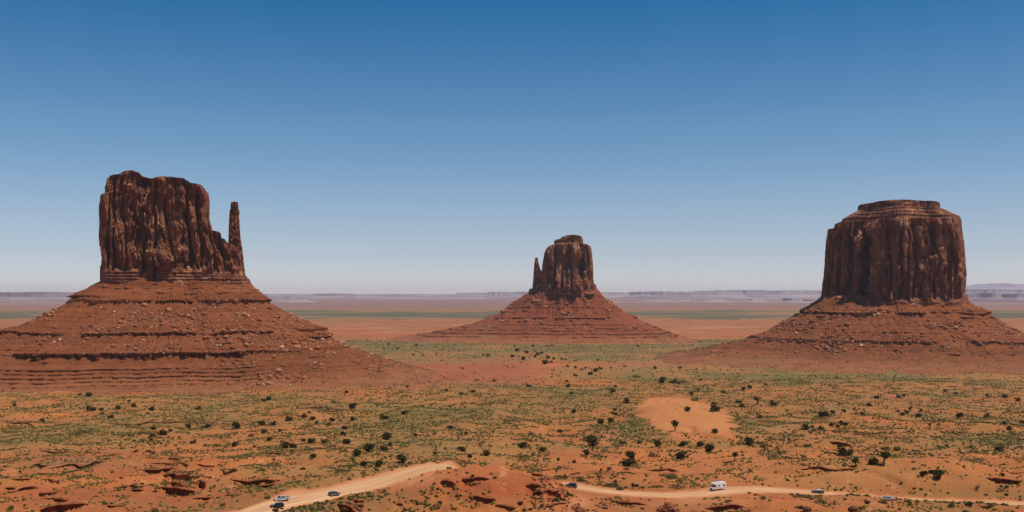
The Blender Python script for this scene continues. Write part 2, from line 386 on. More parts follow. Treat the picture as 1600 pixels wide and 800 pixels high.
def gsum(x, y, L_):
    t = 0
    for cx, cy, a, b, s in L_: t = t + s * np.exp(-((x - cx) / a) ** 2 - ((y - cy) / b) ** 2)
    return t
def masks(x, y, z):
    "where the ground is green, sandy, red, mauve or pale (its own colour, from plants and soil)"
    v = V0 - z / np.maximum(y, 30) * FPX; u = 800 + x / np.maximum(y, 30) * FPX
    vn = v + 3.0 * fbm(x / 260, y / 420, 101, 3) + 4.0 * fbm(x / 1700, y / 3500, 103, 4) * sstep(525, 500, v)
    big = fbm(x / 120, y / 160, 111, 4)
    def band(a, b, s=3): return sstep(a - s, a + s, vn) * (1 - sstep(b - s, b + s, vn))
    def blob(cu, cv, ru, rv): return np.exp(-((u - cu) / ru) ** 2 - ((v - cv) / rv) ** 2)
    veg = 0.27 + 0.30 * big + 0 * x
    veg = veg + 0.10 * band(610, 700, 12) - 0.03 * band(715, 830, 15)
    veg = veg + (0.34 + 0.6 * fbm(x / 300, y / 110, 121, 4)) * band(531, 552) * (1 - 0.5 * sstep(1120, 1220, u)) + 0.22 * band(552, 566)
    veg = veg - 0.35 * blob(640, 580, 170, 14) - 0.25 * blob(820, 575, 70, 14)
    veg = veg + 0.42 * blob(1300, 588, 260, 13) + 0.3 * blob(1500, 575, 200, 8) + 0.22 * blob(860, 610, 130, 10) + 0.18 * blob(950, 580, 120, 8) + 0.2 * blob(1050, 600, 80, 12)
    dg = np.exp(-((u - (992 - (v - 660) * 0.75)) / 20) ** 2 - ((v - 662) / 34) ** 2); veg = veg + 0.24 * dg + 0.18 * blob(700, 640, 80, 12) + 0.15 * blob(560, 665, 90, 10)
    veg = veg + 0.15 * blob(1130, 655, 50, 10) + 0.2 * blob(1560, 680, 60, 10) + 0.12 * blob(330, 665, 70, 10)
    veg = veg - (0.38 - 1.0 * fbm(x / 700, y / 160, 123, 4)) * band(498, 528, 2) - 0.1 * blob(1340, 740, 200, 24) - 0.25 * blob(790, 750, 110, 22)
    veg = veg + 0.50 * band(486, 497, 1.5) * (0.7 + 1.5 * fbm(x / 1300, y / 600, 131, 4)) - 0.4 * (1 - sstep(481, 484, v))
    cx_ = 1058 + 0.9 * np.clip(v - 640, -30, 60); wl = np.where(u < cx_, 66.0, 74.0) * np.interp(v, [612, 622, 635, 655, 670, 700], [0.1, 0.45, 0.9, 1.05, 0.85, 0.5])
    dnx = 1 - sstep(0.75, 1.1, np.abs(u - cx_) / wl + 0.28 * fbm(x / 14, y / 26, 141, 4))
    dn = dnx * sstep(619, 624, v + 1.5 * pn(x / 15, x * 0, 143)) * (1 - sstep(664, 690, v + 9 * fbm(x / 16, y / 30, 144, 3)))
    veg = veg - 1.2 * dn
    sand = np.clip(0.9 * dn + 0.55 * blob(1340, 742, 190, 20) + 0.45 * np.clip(big, 0, 1) * band(615, 745, 10) + 0.3 * blob(700, 690, 110, 18) + 0.2 * blob(1080, 730, 80, 30), 0, 1)
    red = 0.75 * band(556, 606, 6) * (1 - sstep(780, 900, u)) + 0.35 * band(556, 575, 5) * sstep(900, 950, u) + 0.5 * blob(150, 720, 170, 18) + 0.3 * blob(790, 760, 130, 28) * (y < 372)
    red = red + 0.38 * band(501, 531, 4) * (0.75 + 1.2 * pn(x / 900, y / 260, 151)) + 0.35 * blob(300, 780, 200, 25) + 0.3 * band(760, 840, 10) + 0.3 * sstep(0.1, 0.5, fbm(x / 60, y / 50, 161, 3))
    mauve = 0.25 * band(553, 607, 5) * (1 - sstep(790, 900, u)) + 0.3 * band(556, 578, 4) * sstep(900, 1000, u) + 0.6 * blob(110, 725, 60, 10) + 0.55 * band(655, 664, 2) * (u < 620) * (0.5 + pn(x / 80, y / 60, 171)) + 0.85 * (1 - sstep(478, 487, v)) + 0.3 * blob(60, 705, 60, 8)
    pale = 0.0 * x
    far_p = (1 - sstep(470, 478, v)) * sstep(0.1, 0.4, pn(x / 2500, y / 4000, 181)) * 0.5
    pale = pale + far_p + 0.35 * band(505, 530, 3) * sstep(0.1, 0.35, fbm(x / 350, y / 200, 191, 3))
    pale = pale + 0.55 * sstep(0.30, 0.55, fbm(x / 5, y / 6, 201, 5, 0.65)) * (y > 280) * (y < 700) * sstep(-0.1, 0.3, fbm(x / 40, y / 40, 211, 2)) + 0.5 * blob(905, 785, 22, 12) + 0.45 * blob(1090, 782, 60, 8)
    s = (y > 270) & (y < 540) & (np.abs(x) < 420)
    d, hw, zc, sd_ = road_info(x, y)
    dd = d + 2.0 * fbm(x / 6, y / 6, 221, 3)
    rd = (1 - sstep(hw, hw + 5.0, dd)) * s
    pale = np.maximum(pale, 0.8 * rd)
    pull = np.exp(-((u - 640) / 55) ** 2 - ((v - (752 - (u - 640) * 0.13)) / 9) ** 2) * s * (y < 470)
    pale = np.maximum(pale, 0.55 * pull)
    veg = veg - 1.0 * rd - 0.7 * pull
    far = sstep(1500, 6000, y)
    return dict(veg=np.clip(veg, -0.5, 1), sand=np.clip(sand, 0, 1), red=np.clip(red, 0, 1), mauve=np.clip(mauve, 0, 1), pale=np.clip(pale, 0, 1), far=far)

def build_ground():
    th = np.concatenate([np.linspace(R(-33), R(33), 1400), np.linspace(R(33), R(327), 150)[1:-1]])
    rr = np.concatenate([np.geomspace(2, 270, 90)[:-1], np.geomspace(270, 1500, 640)[:-1], np.geomspace(1500, 4500, 130)[:-1], np.geomspace(4500, 60000, 120)])
    nc = len(th)
    X = rr[:, None] * np.sin(th)[None]; Y = rr[:, None] * np.cos(th)[None]
    x = X.ravel(); y = Y.ravel()
    z = np.full(x.shape, -1.75)
    f = y > 1.0
    z[f] = H(x[f], y[f])
    # behind and beside the camera the mesa goes on; far away the land closes to the horizon
    r = np.hypot(x, y)
    zf = np.interp(r, [0, 20000, 60000], [-131, -104, -2.0])
    side = (y <= 1.0)
    z[side] = -1.75 + 0.6 * fbm(x[side] / 40, y[side] / 40, 301, 3) * sstep(2, 40, r[side])
    k = sstep(9000, 20000, r)
    z = z * (1 - k) + zf * k
    at = masks(x, y, z)
    V = np.stack([x, y, z], 1)
    c = len(V); V = np.vstack([V, [[0, 0, -1.75]]])
    at = {k_: np.append(v_, 0) for k_, v_ in at.items()}
    Fq = grid_faces(len(rr), nc, True, True)
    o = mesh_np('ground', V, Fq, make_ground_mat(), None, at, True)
    tag(o, kind='structure')
    # small cap under the camera
    cap = np.array([[c, i, (i + 1) % nc] for i in range(nc)])
    import bmesh
    bm = bmesh.new(); bm.from_mesh(o.data); bm.verts.ensure_lookup_table()
    for a in cap[::1]:
        bm.faces.new([bm.verts[int(i)] for i in (a[0], a[2], a[1])])
    bm.to_mesh(o.data); bm.free()
    return o

def build_road():
    xs = np.arange(_rxs[0], _rxs[-1], 0.8)
    yc = np.interp(xs, _rxs, _rys); hw = np.interp(xs, _rxs, _rws) / 2
    sl = np.interp(xs, _rxs, np.gradient(_rys)); nx = -sl / np.sqrt(1 + sl ** 2); ny = 1 / np.sqrt(1 + sl ** 2)
    off = np.linspace(-1, 1, 13)
    w1 = hw * (1 + 0.22 * fbm(xs / 5, xs * 0, 401, 3)); w2 = hw * (1 + 0.22 * fbm(xs / 5, xs * 0, 431, 3))
    rows = []
    for t in off:
        ww = np.where(t < 0, w1, w2) * t
        x = xs + nx * ww; y = yc + ny * ww
        rows.append(np.stack([x, y, H(x, y) + (0.10 if abs(t) < 0.99 else -0.06)], 1))
    V = np.stack(rows, 0).reshape(-1, 3)
    F = grid_faces(13, len(xs), False, True)
    m, t, b = new_mat('dirt_track')
    cmb = t.nodes.new('ShaderNodeCombineXYZ'); L(t, mth(t, 'MULTIPLY', attr(t, 'along'), 0.035), cmb.inputs[0]); L(t, mth(t, 'MULTIPLY', attr(t, 'cross'), 0.9), cmb.inputs[1])
    n = noise(t, cmb.outputs[0], 1.0, 5, 0.6); n2 = noise(t, pos_scaled(t, 0.5, 0.5, 0.5), 1.0, 5, 0.65)
    c = mixc(t, ramp(t, n, 0.35, 0.65), (0.47, 0.225, 0.098), (0.68, 0.39, 0.205))
    c = mixc(t, mth(t, 'MULTIPLY', ramp(t, n2, 0.5, 0.75), 0.5), c, (0.46, 0.225, 0.115))
    rt = noise(t, cmb.outputs[0], 3.2, 3, 0.6)
    c = mixc(t, mth(t, 'MULTIPLY', ramp(t, rt, 0.52, 0.66), 0.55), c, (0.40, 0.18, 0.08))
    L(t, c, b.inputs['Base Color'])
    al = np.tile(xs, 13); cr = (off[:, None] * hw[None]).ravel()
    o = mesh_np('dirt_road', V, F, m, None, {'along': al, 'cross': cr}, True)
    tag(o, kind='structure')
    return o

def build_ledges():
    "overhanging rock lips along the edges of the near terraces"
    m, t, b = new_mat('ledge_rock', 0.92, 0.1)
    n = noise(t, pos_scaled(t, 0.3, 0.3, 2.5), 1.0, 5, 0.65)
    L(t, mixc(t, ramp(t, n, 0.35, 0.65), (0.15, 0.045, 0.020), (0.33, 0.105, 0.036)), b.inputs['Base Color'])
    bump(t, b, n, 0.7, 0.3)
    Vs, Fs, off = [], [], 0
    for i, (xs, ys, h, Lc) in enumerate(_LG):
        dr, hwr, _, _ = road_info(xs, ys)
        if np.min(dr - hwr) < 4: continue
        n_ = max(8, int((xs[-1] - xs[0]) / 0.6)); X = np.linspace(xs[0] + 0.3, xs[-1] - 0.3, n_)
        yc = np.interp(X, xs, ys) + 2.2 * fbm(X / 7.0, X * 0 + 3.3, 55, 4)
        tp = np.clip(np.minimum(X - xs[0], xs[-1] - X) / (0.25 * (xs[-1] - xs[0])), 0, 1) ** 0.7
        on = tp * (0.55 + 0.9 * cell(X / 2.6 + 0.3 * i, X * 0 + i, 71) * sstep(-0.45, 0.1, fbm(X / 8, X * 0 + i, 73, 3)))
        ov = (0.35 + 0.62 * h) * on + 0.35 * fbm(X / 1.3, X * 0 + i, 72, 3) * on
        th_ = (0.12 + 0.17 * h) * on
        zt = H(X, yc + 0.6) + 0.10 * on
        z2 = H(X, yc + 3.5)
        rows = [np.stack([X, yc + 3.5, z2 - 0.35], 1), np.stack([X, yc + 0.8, zt + 0.05], 1), np.stack([X, yc - ov * 0.9, zt + 0.02], 1), np.stack([X, yc - ov, zt - th_ * 0.4], 1),
                np.stack([X, yc - ov * 0.75, zt - th_ * 0.5], 1), np.stack([X, yc - ov * 0.8, zt - th_ * 0.95], 1), np.stack([X, yc - ov * 0.3, zt - th_ * 1.05], 1), np.stack([X, yc + 0.7, zt - th_ - 0.35 * h], 1), np.stack([X, yc + 3.5, z2 - 1.2 - h], 1)]
        V = np.concatenate(rows); Vs.append(V); Fs.append(grid_faces(len(rows), n_, False, True) + off); off += len(V)
    o = mesh_np('terrain_ledges', np.vstack(Vs), np.vstack(Fs), m); tag(o, kind='structure')
# ------------------------------------------------------------ buttes
TAL = {}
PIVOT = {1660: 268, 3080: 888, 2170: 1394}      # each butte is turned about one vertical axis
def pivot(Yc):
    k = min(PIVOT, key=lambda q: abs(q - Yc)); pX = PX(PIVOT[k], k); phi = math.atan(pX / k)
    return pX, float(k), math.cos(phi), math.sin(phi)
def resample(poly, n):
    P = np.array(poly, float); Q = np.vstack([P, P[:1]])
    # round the corners a little (Chaikin)
    for _ in range(2):
        A = P; B = np.roll(P, -1, 0); P = np.stack([A * 0.75 + B * 0.25, A * 0.25 + B * 0.75], 1).reshape(-1, 2)
    Q = np.vstack([P, P[:1]]); d = np.r_[0, np.cumsum(np.hypot(*np.diff(Q, axis=0).T))]
    s = np.linspace(0, d[-1], n, endpoint=False)
    return np.stack([np.interp(s, d, Q[:, 0]), np.interp(s, d, Q[:, 1])], 1), s
def superell(a, b, n=4.0, k=40):
    t = np.linspace(0, 2 * math.pi, k, endpoint=False)
    return [(a * np.sign(math.cos(q)) * abs(math.cos(q)) ** (2 / n), b * np.sign(math.sin(q)) * abs(math.sin(q)) ** (2 / n)) for q in t]
def tower(name, parent, Yc, levels, poly, top, mat, seed, step=1.0, sc=1.0, bed=0.12, rough=1.0, taper_y=0.06, crack=1.0, slots=()):
    """levels: (v, uL, uR) pixels at depth Yc, bottom to top; poly: counter-clockwise footprint, x in -1..1, y in metres about Yc;
    top: (u, v) silhouette of the top edge"""
    lv = sorted([(PZ(v, Yc), PX(a, Yc), PX(b, Yc)) for v, a, b in levels])
    zz = np.array([q[0] for q in lv]); xl = np.array([q[1] for q in lv]); xr = np.array([q[2] for q in lv])
    hw0 = (xr[0] - xl[0]) / 2
    P, s = resample([(x * hw0, y) for x, y in poly], max(60, int((4 * hw0 + 2 * (max(q[1] for q in poly) - min(q[1] for q in poly))) / step)))
    n = len(P)
    T = np.roll(P, -3, 0) - np.roll(P, 3, 0); nrm = np.stack([T[:, 1], -T[:, 0]], 1); nrm /= np.linalg.norm(nrm, axis=1)[:, None]
    kx = hw0 / np.abs(P[:, 0]).max()
    z0 = zz[0]; z1 = max(PZ(v, Yc) for u, v in top) + 0.5
    nz = max(8, int((z1 - z0) / (step * 1.05)))
    Z = np.linspace(z0, z1, nz)
    L_ = np.interp(Z, zz, xl)[:, None]; R_ = np.interp(Z, zz, xr)[:, None]
    S = s[None] + 0 * Z[:, None]; ZZ = Z[:, None] + 0 * s[None]
    hgt = (Z - z0)[:, None] / (z1 - z0)
    a = S / sc; zq = ZZ / sc
    warp = 5 * pn(a / 30, zq / 70, seed + 5)
    butt = 9 * pn((a + 2 * warp) / 52, zq / 500, seed + 41) - 15 * crack * np.exp(-(pn((a + 1.5 * warp) / 44, zq / 600, seed + 42) / 0.045) ** 2) * sstep(1.0, 0.75, hgt + 0.2 * pn(a / 30, a * 0, seed + 43))
    pil = butt + np.abs(pn((a + warp) / 19, zq / 130, seed)) * 11 + np.abs(pn((a + warp) / 8, zq / 40, seed + 1)) * 2.6 * (0.4 + np.abs(pn(a / 40, zq / 40, seed + 44)) * 2)
    ck = -9 * crack * np.exp(-(pn((a + warp) / 26, zq / 400, seed + 2) / 0.035) ** 2) - 5 * crack * np.exp(-(pn((a + warp) / 11, zq / 90, seed + 3) / 0.05) ** 2)
    sp = pn((a + 2 * warp) / 25, zq / 40, seed + 7) * 1.15 + 0.4 * pn(a / 9, zq / 13, seed + 8)
    q = np.floor(sp * 5); fr = sp * 5 - q
    blk = (q + sstep(0.45, 0.55, fr)) * 4.2
    ft = cell(a / 5 + warp, zq / 9 + pn(a / 9, zq / 9, seed + 4), seed + 9) * 1.5
    fine = 1.3 * fbm(a / 4, zq / 5, seed + 11, 4) + 0.5 * fbm(a / 1.4, zq / 1.6, seed + 15, 2)
    bedk = sstep(bed + 0.03, bed - 0.02, hgt + 0.02 * pn(a / 25, zq * 0, seed + 21))
    bz = cell(zq * 0, zq / 2.6 + 0.5 * pn(a / 30, zq * 0, seed + 22), seed + 23) * 3.2 + cell(a / 6, zq / 2.6, seed + 24) * 1.4
    d = (pil - 3.5 + ck + blk + ft + fine) * (1 - bedk) + (bz - 0.5 + 1.2 * fine + 3.0 * sstep(bed, 0, hgt)) * bedk
    d = d * sc * rough * np.clip((1.0 - hgt) * 8 + 0.35, 0, 1)
    d = np.where(d > 0, d * (1 - 0.75 * sstep(0.7, 0.95, np.abs(P[:, 0] / hw0 * kx / 1.0)[None])), d)
    for uc, wpx, dep, va, vb in slots:
        xs_ = (P[:, 0] * kx / hw0)[None] * (R_ - L_) / 2 + (L_ + R_) / 2
        wv = PX(wpx, 1) * 0 + wpx / FPX * Yc
        d = d - dep * np.exp(-((xs_ - PX(uc, Yc) + 4 * pn(ZZ / 25, ZZ * 0, seed + int(uc))) / wv) ** 4) * (nrm[:, 1] < -0.2)[None] * sstep(PZ(vb, Yc) - 6, PZ(vb, Yc) + 6, ZZ) * sstep(PZ(va, Yc) + 6, PZ(va, Yc) - 6, ZZ)
    # map the footprint to the silhouette of each level
    fx = (P[:, 0] * kx / hw0)[None]
    X = (L_ + R_) / 2 + fx * (R_ - L_) / 2 + nrm[:, 0][None] * d * np.clip(1.3 - np.abs(fx), 0.35, 1)
    Yv = Yc + P[:, 1][None] * (1 - taper_y * hgt) + nrm[:, 1][None] * d
    pX, pY, cp, sp_ = pivot(Yc)
    tu = np.array([PX(u, Yc) for u, v in top]); tv = np.array([PZ(v, Yc) for u, v in top])
    def topz(X, Y):
        t = np.interp(X, tu, tv) + 0.8 * sc * fbm(X / 6, Y / 6, seed + 31, 3)
        return t
    tz = topz(X, Yv)
    Zc = np.minimum(ZZ, tz)
    rows = [np.stack([X, Yv, Zc], -1)]
    cx, cy = X[-1].mean(), Yv[-1].mean()
    for f in (0.985, 0.96, 0.92, 0.86, 0.78, 0.68, 0.56, 0.42, 0.28, 0.14, 0.03):
        x = cx + (X[-1] - cx) * f; y = cy + (Yv[-1] - cy) * f
        rise = 2.2 * sc * (np.floor((1 - f) * 5 + 0.6 * pn(x / 12, y / 12, seed + 33)) > 0)
        rows.append(np.stack([x, y, topz(x, y) + rise * 0.8 + 0.7 * sc * fbm(x / 5, y / 5, seed + 35, 3)], -1)[None])
    V = np.concatenate(rows, 0); nr = V.shape[0]
    s_ = (V[..., 0] - pX) * cp; t_ = V[..., 1] - pY      # turned so that its broad face looks down the valley road
    V = np.stack([pX + s_ * cp + t_ * sp_, pY - s_ * sp_ + t_ * cp, V[..., 2]], -1)
    at = np.zeros((nr, n)); at[:nz] = np.maximum(bedk, 0.15); at[nz:] = 0.3
    o = mesh_np(name, V.reshape(-1, 3), grid_faces(nr, n), mat, parent, {'bed': at})
    return o

def talus(name, parent, cx, Yc, right, left, front, back, ledges, mat, seed, top_in, zstep=0.8, ncol=1500, veg=0.0, gully=1.0, vegfn=None, lr=None):
    """right/left: (v, u) silhouette at depth Yc; front: (v, Y) rows seen head-on; terraced skirt of loose rock"""
    def prof(pts): 
        p = sorted(pts); z = np.array([q[0] for q in p]); r = np.array([q[1] for q in p]); return z, r
    zr, rr = prof([(PZ(v, Yc), PX(u, Yc) - cx) for v, u in right])
    zl, rl = prof([(PZ(v, Yc), cx - PX(u, Yc)) for v, u in left])
    zf, rf = prof([(PZ(v, Y), Yc - Y) for v, Y in front])
    ztop = min(zr[-1], zl[-1], zf[-1]) ; ztop = max(zr[-1], zl[-1], zf[-1]); zbot = -140.0
    th = np.concatenate([np.linspace(-math.pi - 0.5, 0.5, int(ncol * 0.85), endpoint=False), np.linspace(0.5, math.pi - 0.5, ncol - int(ncol * 0.85), endpoint=False)])
    Z = np.arange(zbot, ztop + zstep, zstep)
    TH = th[None] + 0 * Z[:, None]
    def radius(zq):
        a_r = np.interp(zq, zr, rr); a_l = np.interp(zq, zl, rl); b_f = np.interp(zq, zf, rf)
        lo = np.minimum(np.minimum(zr[0], zl[0]), zf[0])
        c, s_ = np.cos(TH), np.sin(TH)
        a_ = np.where(c > 0, a_r, a_l); b_ = np.where(s_ < 0, b_f, b_f * back)
        e = 2.6
        return (np.abs(c / a_) ** e + np.abs(s_ / b_) ** e) ** (-1 / e)
    ZZ = Z[:, None] + 0 * th[None]
    arc = TH * 240.0
    zw = ZZ + 4.5 * pn(arc / 90, ZZ * 0, seed + 50) + 0.8 * pn(arc / 14, ZZ * 0, seed + 51)
    r = radius(zw)
    slope = np.abs(np.gradient(r, axis=0) / zstep)
    off = np.zeros_like(r); cl = np.zeros_like(r)
    for i, Lg in enumerate(ledges):
        zt, h = Lg[0], Lg[1]; cov = Lg[2] if len(Lg) > 2 else 0.5
        pr = sstep(0.0, 0.3, fbm(arc / (50 + 60 * cov), arc * 0 + i * 3.1, seed + 60 + i, 4, 0.6) + (cov - 0.42) * 1.5)
        if len(Lg) > 3: pr = pr * Lg[3](cx + r * np.cos(TH))
        hv = h * (0.45 + 1.3 * np.abs(fbm(arc / 22, arc * 0 + i, seed + 80 + i, 3)) + 0.45 * cell(arc / 7, arc * 0, seed + 90 + i)) * (0.4 + 0.6 * pr)
        dz = zw - zt
        inc = (dz <= 0) & (dz > -hv)
        up = slope * hv * 1.0
        t = np.where(inc, (dz + hv) / hv, np.where(dz > 0, np.exp(-dz / (2.2 * h)), 0))
        bd = 0.5 * cell(arc * 0 + i, zw / 1.1, seed + 95) * inc
        off += pr * (up * t + (1.2 + 0.12 * h) * ((dz <= 0) & (dz > -0.35 * hv)) + bd * h * 0.35)
        cl = np.maximum(cl, pr * (inc & (dz < 0)))
    hf = np.clip((Z - zbot) / (ztop - zbot), 0, 1)[:, None]
    xw = r * np.cos(TH); yw = r * np.sin(TH) - 0.9 * ZZ
    gl = gully * (10 * fbm(arc / 75, ZZ / 150, seed + 3, 3) + 3.5 * fbm(xw / 30, yw / 34, seed + 4, 3)) * np.sin(math.pi * np.clip(hf * 1.05, 0, 1)) ** 0.7
    fine = 1.9 * fbm(xw / 9, yw / 8, seed + 7, 4) + 1.3 * fbm(xw / 3.0, yw / 3.0, seed + 9, 3) * (0.5 + 0.9 * sstep(-0.2, 0.4, fbm(xw / 50, yw / 40, seed + 12, 2)))
    thin = 1.0 * (cell(arc * 0, (zw + 1.5 * pn(arc / 60, zw * 0, seed + 13)) / 1.7, seed + 14) - 0.5) * sstep(0, 0.3, pn(arc / 120, zw / 12, seed + 16) + 0.25) * 2.2
    r = r + off + gl + fine + thin
    # loosen: radius may never grow upward by much
    pX, pY, cp, sp_ = pivot(Yc)
    s_ = (cx + r * np.cos(TH) - pX) * cp; t_ = r * np.sin(TH)
    X = pX + s_ * cp + t_ * sp_; Y = pY - s_ * sp_ + t_ * cp
    rows = [np.stack([X, Y, ZZ], -1)]
    for f in (0.8, 0.4, 0.05):
        rows.append(np.stack([X[-1].mean() + (X[-1] - X[-1].mean()) * f, Y[-1].mean() + (Y[-1] - Y[-1].mean()) * f, ZZ[-1] + 0 * X[-1]], -1)[None])
    V = np.concatenate(rows, 0); nr = V.shape[0]
    cl = np.vstack([cl, np.zeros((3, len(th)))])
    vg = veg + 0.25 * fbm(arc / 70, ZZ / 40, seed + 20, 3)
    if vegfn is not None: vg = vg + vegfn(X, Y, ZZ)
    vg = np.vstack([vg, np.zeros((3, len(th)))])
    o = mesh_np(name, V.reshape(-1, 3), grid_faces(nr, len(th)), mat, parent, {'cliff': cl, 'veg': vg})
    TAL[name + str(seed)] = (X, Y, ZZ, th)
    return o

M_cliff = make_rock_mat('varnished_sandstone', (0.30, 0.108, 0.050), (0.16, 0.056, 0.030), (0.48, 0.22, 0.105))
M_talus = make_talus_mat('talus_red', (0.25, 0.070, 0.022), (0.33, 0.100, 0.034), (0.12, 0.038, 0.018))
M_talus2 = make_talus_mat('talus_far_red', (0.25, 0.060, 0.024), (0.32, 0.092, 0.038), (0.13, 0.036, 0.02))

def butte_left():
    Yc = 1660
    root = empty('sandstone_butte', (PX(260, Yc), Yc, -130))
    LF = lambda X: 0.45 + 0.55 * sstep(PX(400, 1500), PX(300, 1500), X)
    tag(root, 'largest butte, wide blocky tower with a thin rock finger on its right shoulder', 'butte')
    main = [(448, 161, 374), (437, 159, 354), (410, 159, 345), (400, 158, 340), (365, 157, 335), (345, 158, 330), (330, 158, 329), (309, 160, 328), (306, 166, 328), (297, 166, 326), (285, 169, 322), (277, 174, 317), (270, 188, 300)]
    top = [(160, 300), (168, 296), (170, 285), (176, 280), (190, 278.5), (195, 274), (208, 273), (219, 276.5), (222, 281), (240, 284), (253, 281), (270, 281), (286, 282), (296, 288), (314, 291), (320, 296), (324, 300)]
    poly = [(-1, -28), (-0.82, -42), (-0.45, -40), (-0.36, -30), (-0.1, -40), (0.15, -48), (0.3, -40), (0.62, -46), (0.95, -30), (1, 10), (0.9, 40), (0.2, 50), (-0.6, 48), (-0.98, 30)]
    tower('tower_block', root, Yc, main, poly, top, M_cliff, 11, 0.8, 1.0, 0.15, slots=[(208, 5, 9, 300, 330), (242, 2.2, 16, 290, 440), (262, 7, 10, 330, 362), (198, 7, 9, 338, 352), (310, 2.0, 14, 300, 380), (226, 1.8, 12, 284, 425), (181, 1.8, 12, 300, 425)])
    sh = [(450, 296, 394), (440, 296, 393), (430, 296, 390), (420, 297, 385), (400, 298, 381.5), (385, 298, 377), (370, 298, 372), (350, 298, 360), (345, 298, 345)]
    st = [(295, 345), (324, 350), (326, 351), (328, 362), (333, 361), (340, 363), (343, 365), (343.5, 373), (349, 374), (353, 378), (357, 381), (360, 381), (374, 386), (378, 394), (381, 412), (384, 430), (390, 436)]
    tower('rock_shoulder', root, Yc - 4, sh, [(-1, -30), (-0.5, -42), (0.2, -38), (0.7, -30), (1, -8), (1, 22), (0.5, 34), (-0.9, 34)], st, M_cliff, 31, 0.85, 0.7, 0.24)
    spv = [(450, 349, 388), (425, 352, 383), (400, 354.5, 380), (385, 356, 378), (370, 356, 375.5), (350, 356.5, 374), (337, 357, 373.5), (326, 358, 373.5), (323.5, 359.5, 371.5), (321, 359, 372), (314, 360, 371.5), (311, 360, 371)]
    tower('rock_finger', root, Yc - 8, spv, superell(1, 10, 3), [(350, 314), (361, 314), (364, 313), (370, 313.5), (390, 314)], M_cliff, 41, 0.6, 0.22, 0.1, 0.9, 0.0)
    vf = lambda X, Y, Z: 0.30 * np.exp(-((X - PX(430, Yc)) / 90) ** 2) * sstep(-20, -60, Z) * sstep(-105, -85, Z) - 0.2 * (X < PX(300, Yc))
    talus('talus_skirt', root, PX(275, Yc), Yc,
          [(437, 391), (447, 397), (455, 405), (462, 412), (475, 425), (500, 470), (519, 510), (526, 520), (531, 524), (539, 540), (547, 560), (556, 588), (566, 620), (578, 662), (590, 712), (600, 770)],
          [(437, 164), (445, 150), (455, 134), (464, 118), (470, 117), (482, 97), (508, 48), (520, 5), (530, -25), (545, -60), (560, -110), (580, -200), (600, -300)],
          [(434, 1622), (440, 1612), (452, 1600), (470, 1578), (490, 1545), (522, 1497), (548, 1462), (565, 1440), (580, 1415), (595, 1395), (607, 1380), (615, 1340), (634, 1280)], 0.7,
          [(19, 1.2, 0.5), (12, 1.5, 0.45), (5, 2.0, 0.35), (-6, 6.0, 0.8), (-20, 1.2, 0.3), (-53, 4.8, 0.75), (-64.5, 4.5, 0.9, lambda X: sstep(PX(440, 1600), PX(475, 1600), X)), (-30, 1.5, 0.25), (-66, 1.5, 0.25), (-80, 8.5, 0.78, LF), (-101, 1.8, 0.8, LF), (-106, 1.6, 0.8, LF), (-111, 1.8, 0.85, LF), (-116, 1.3, 0.7, LF), (-121, 1.0, 0.6, LF), (-68, 3.0, 0.3), (-92, 2.0, 0.25)],
          M_talus, 11, None, 0.75, 1800, 0.12, 1.0, vf)
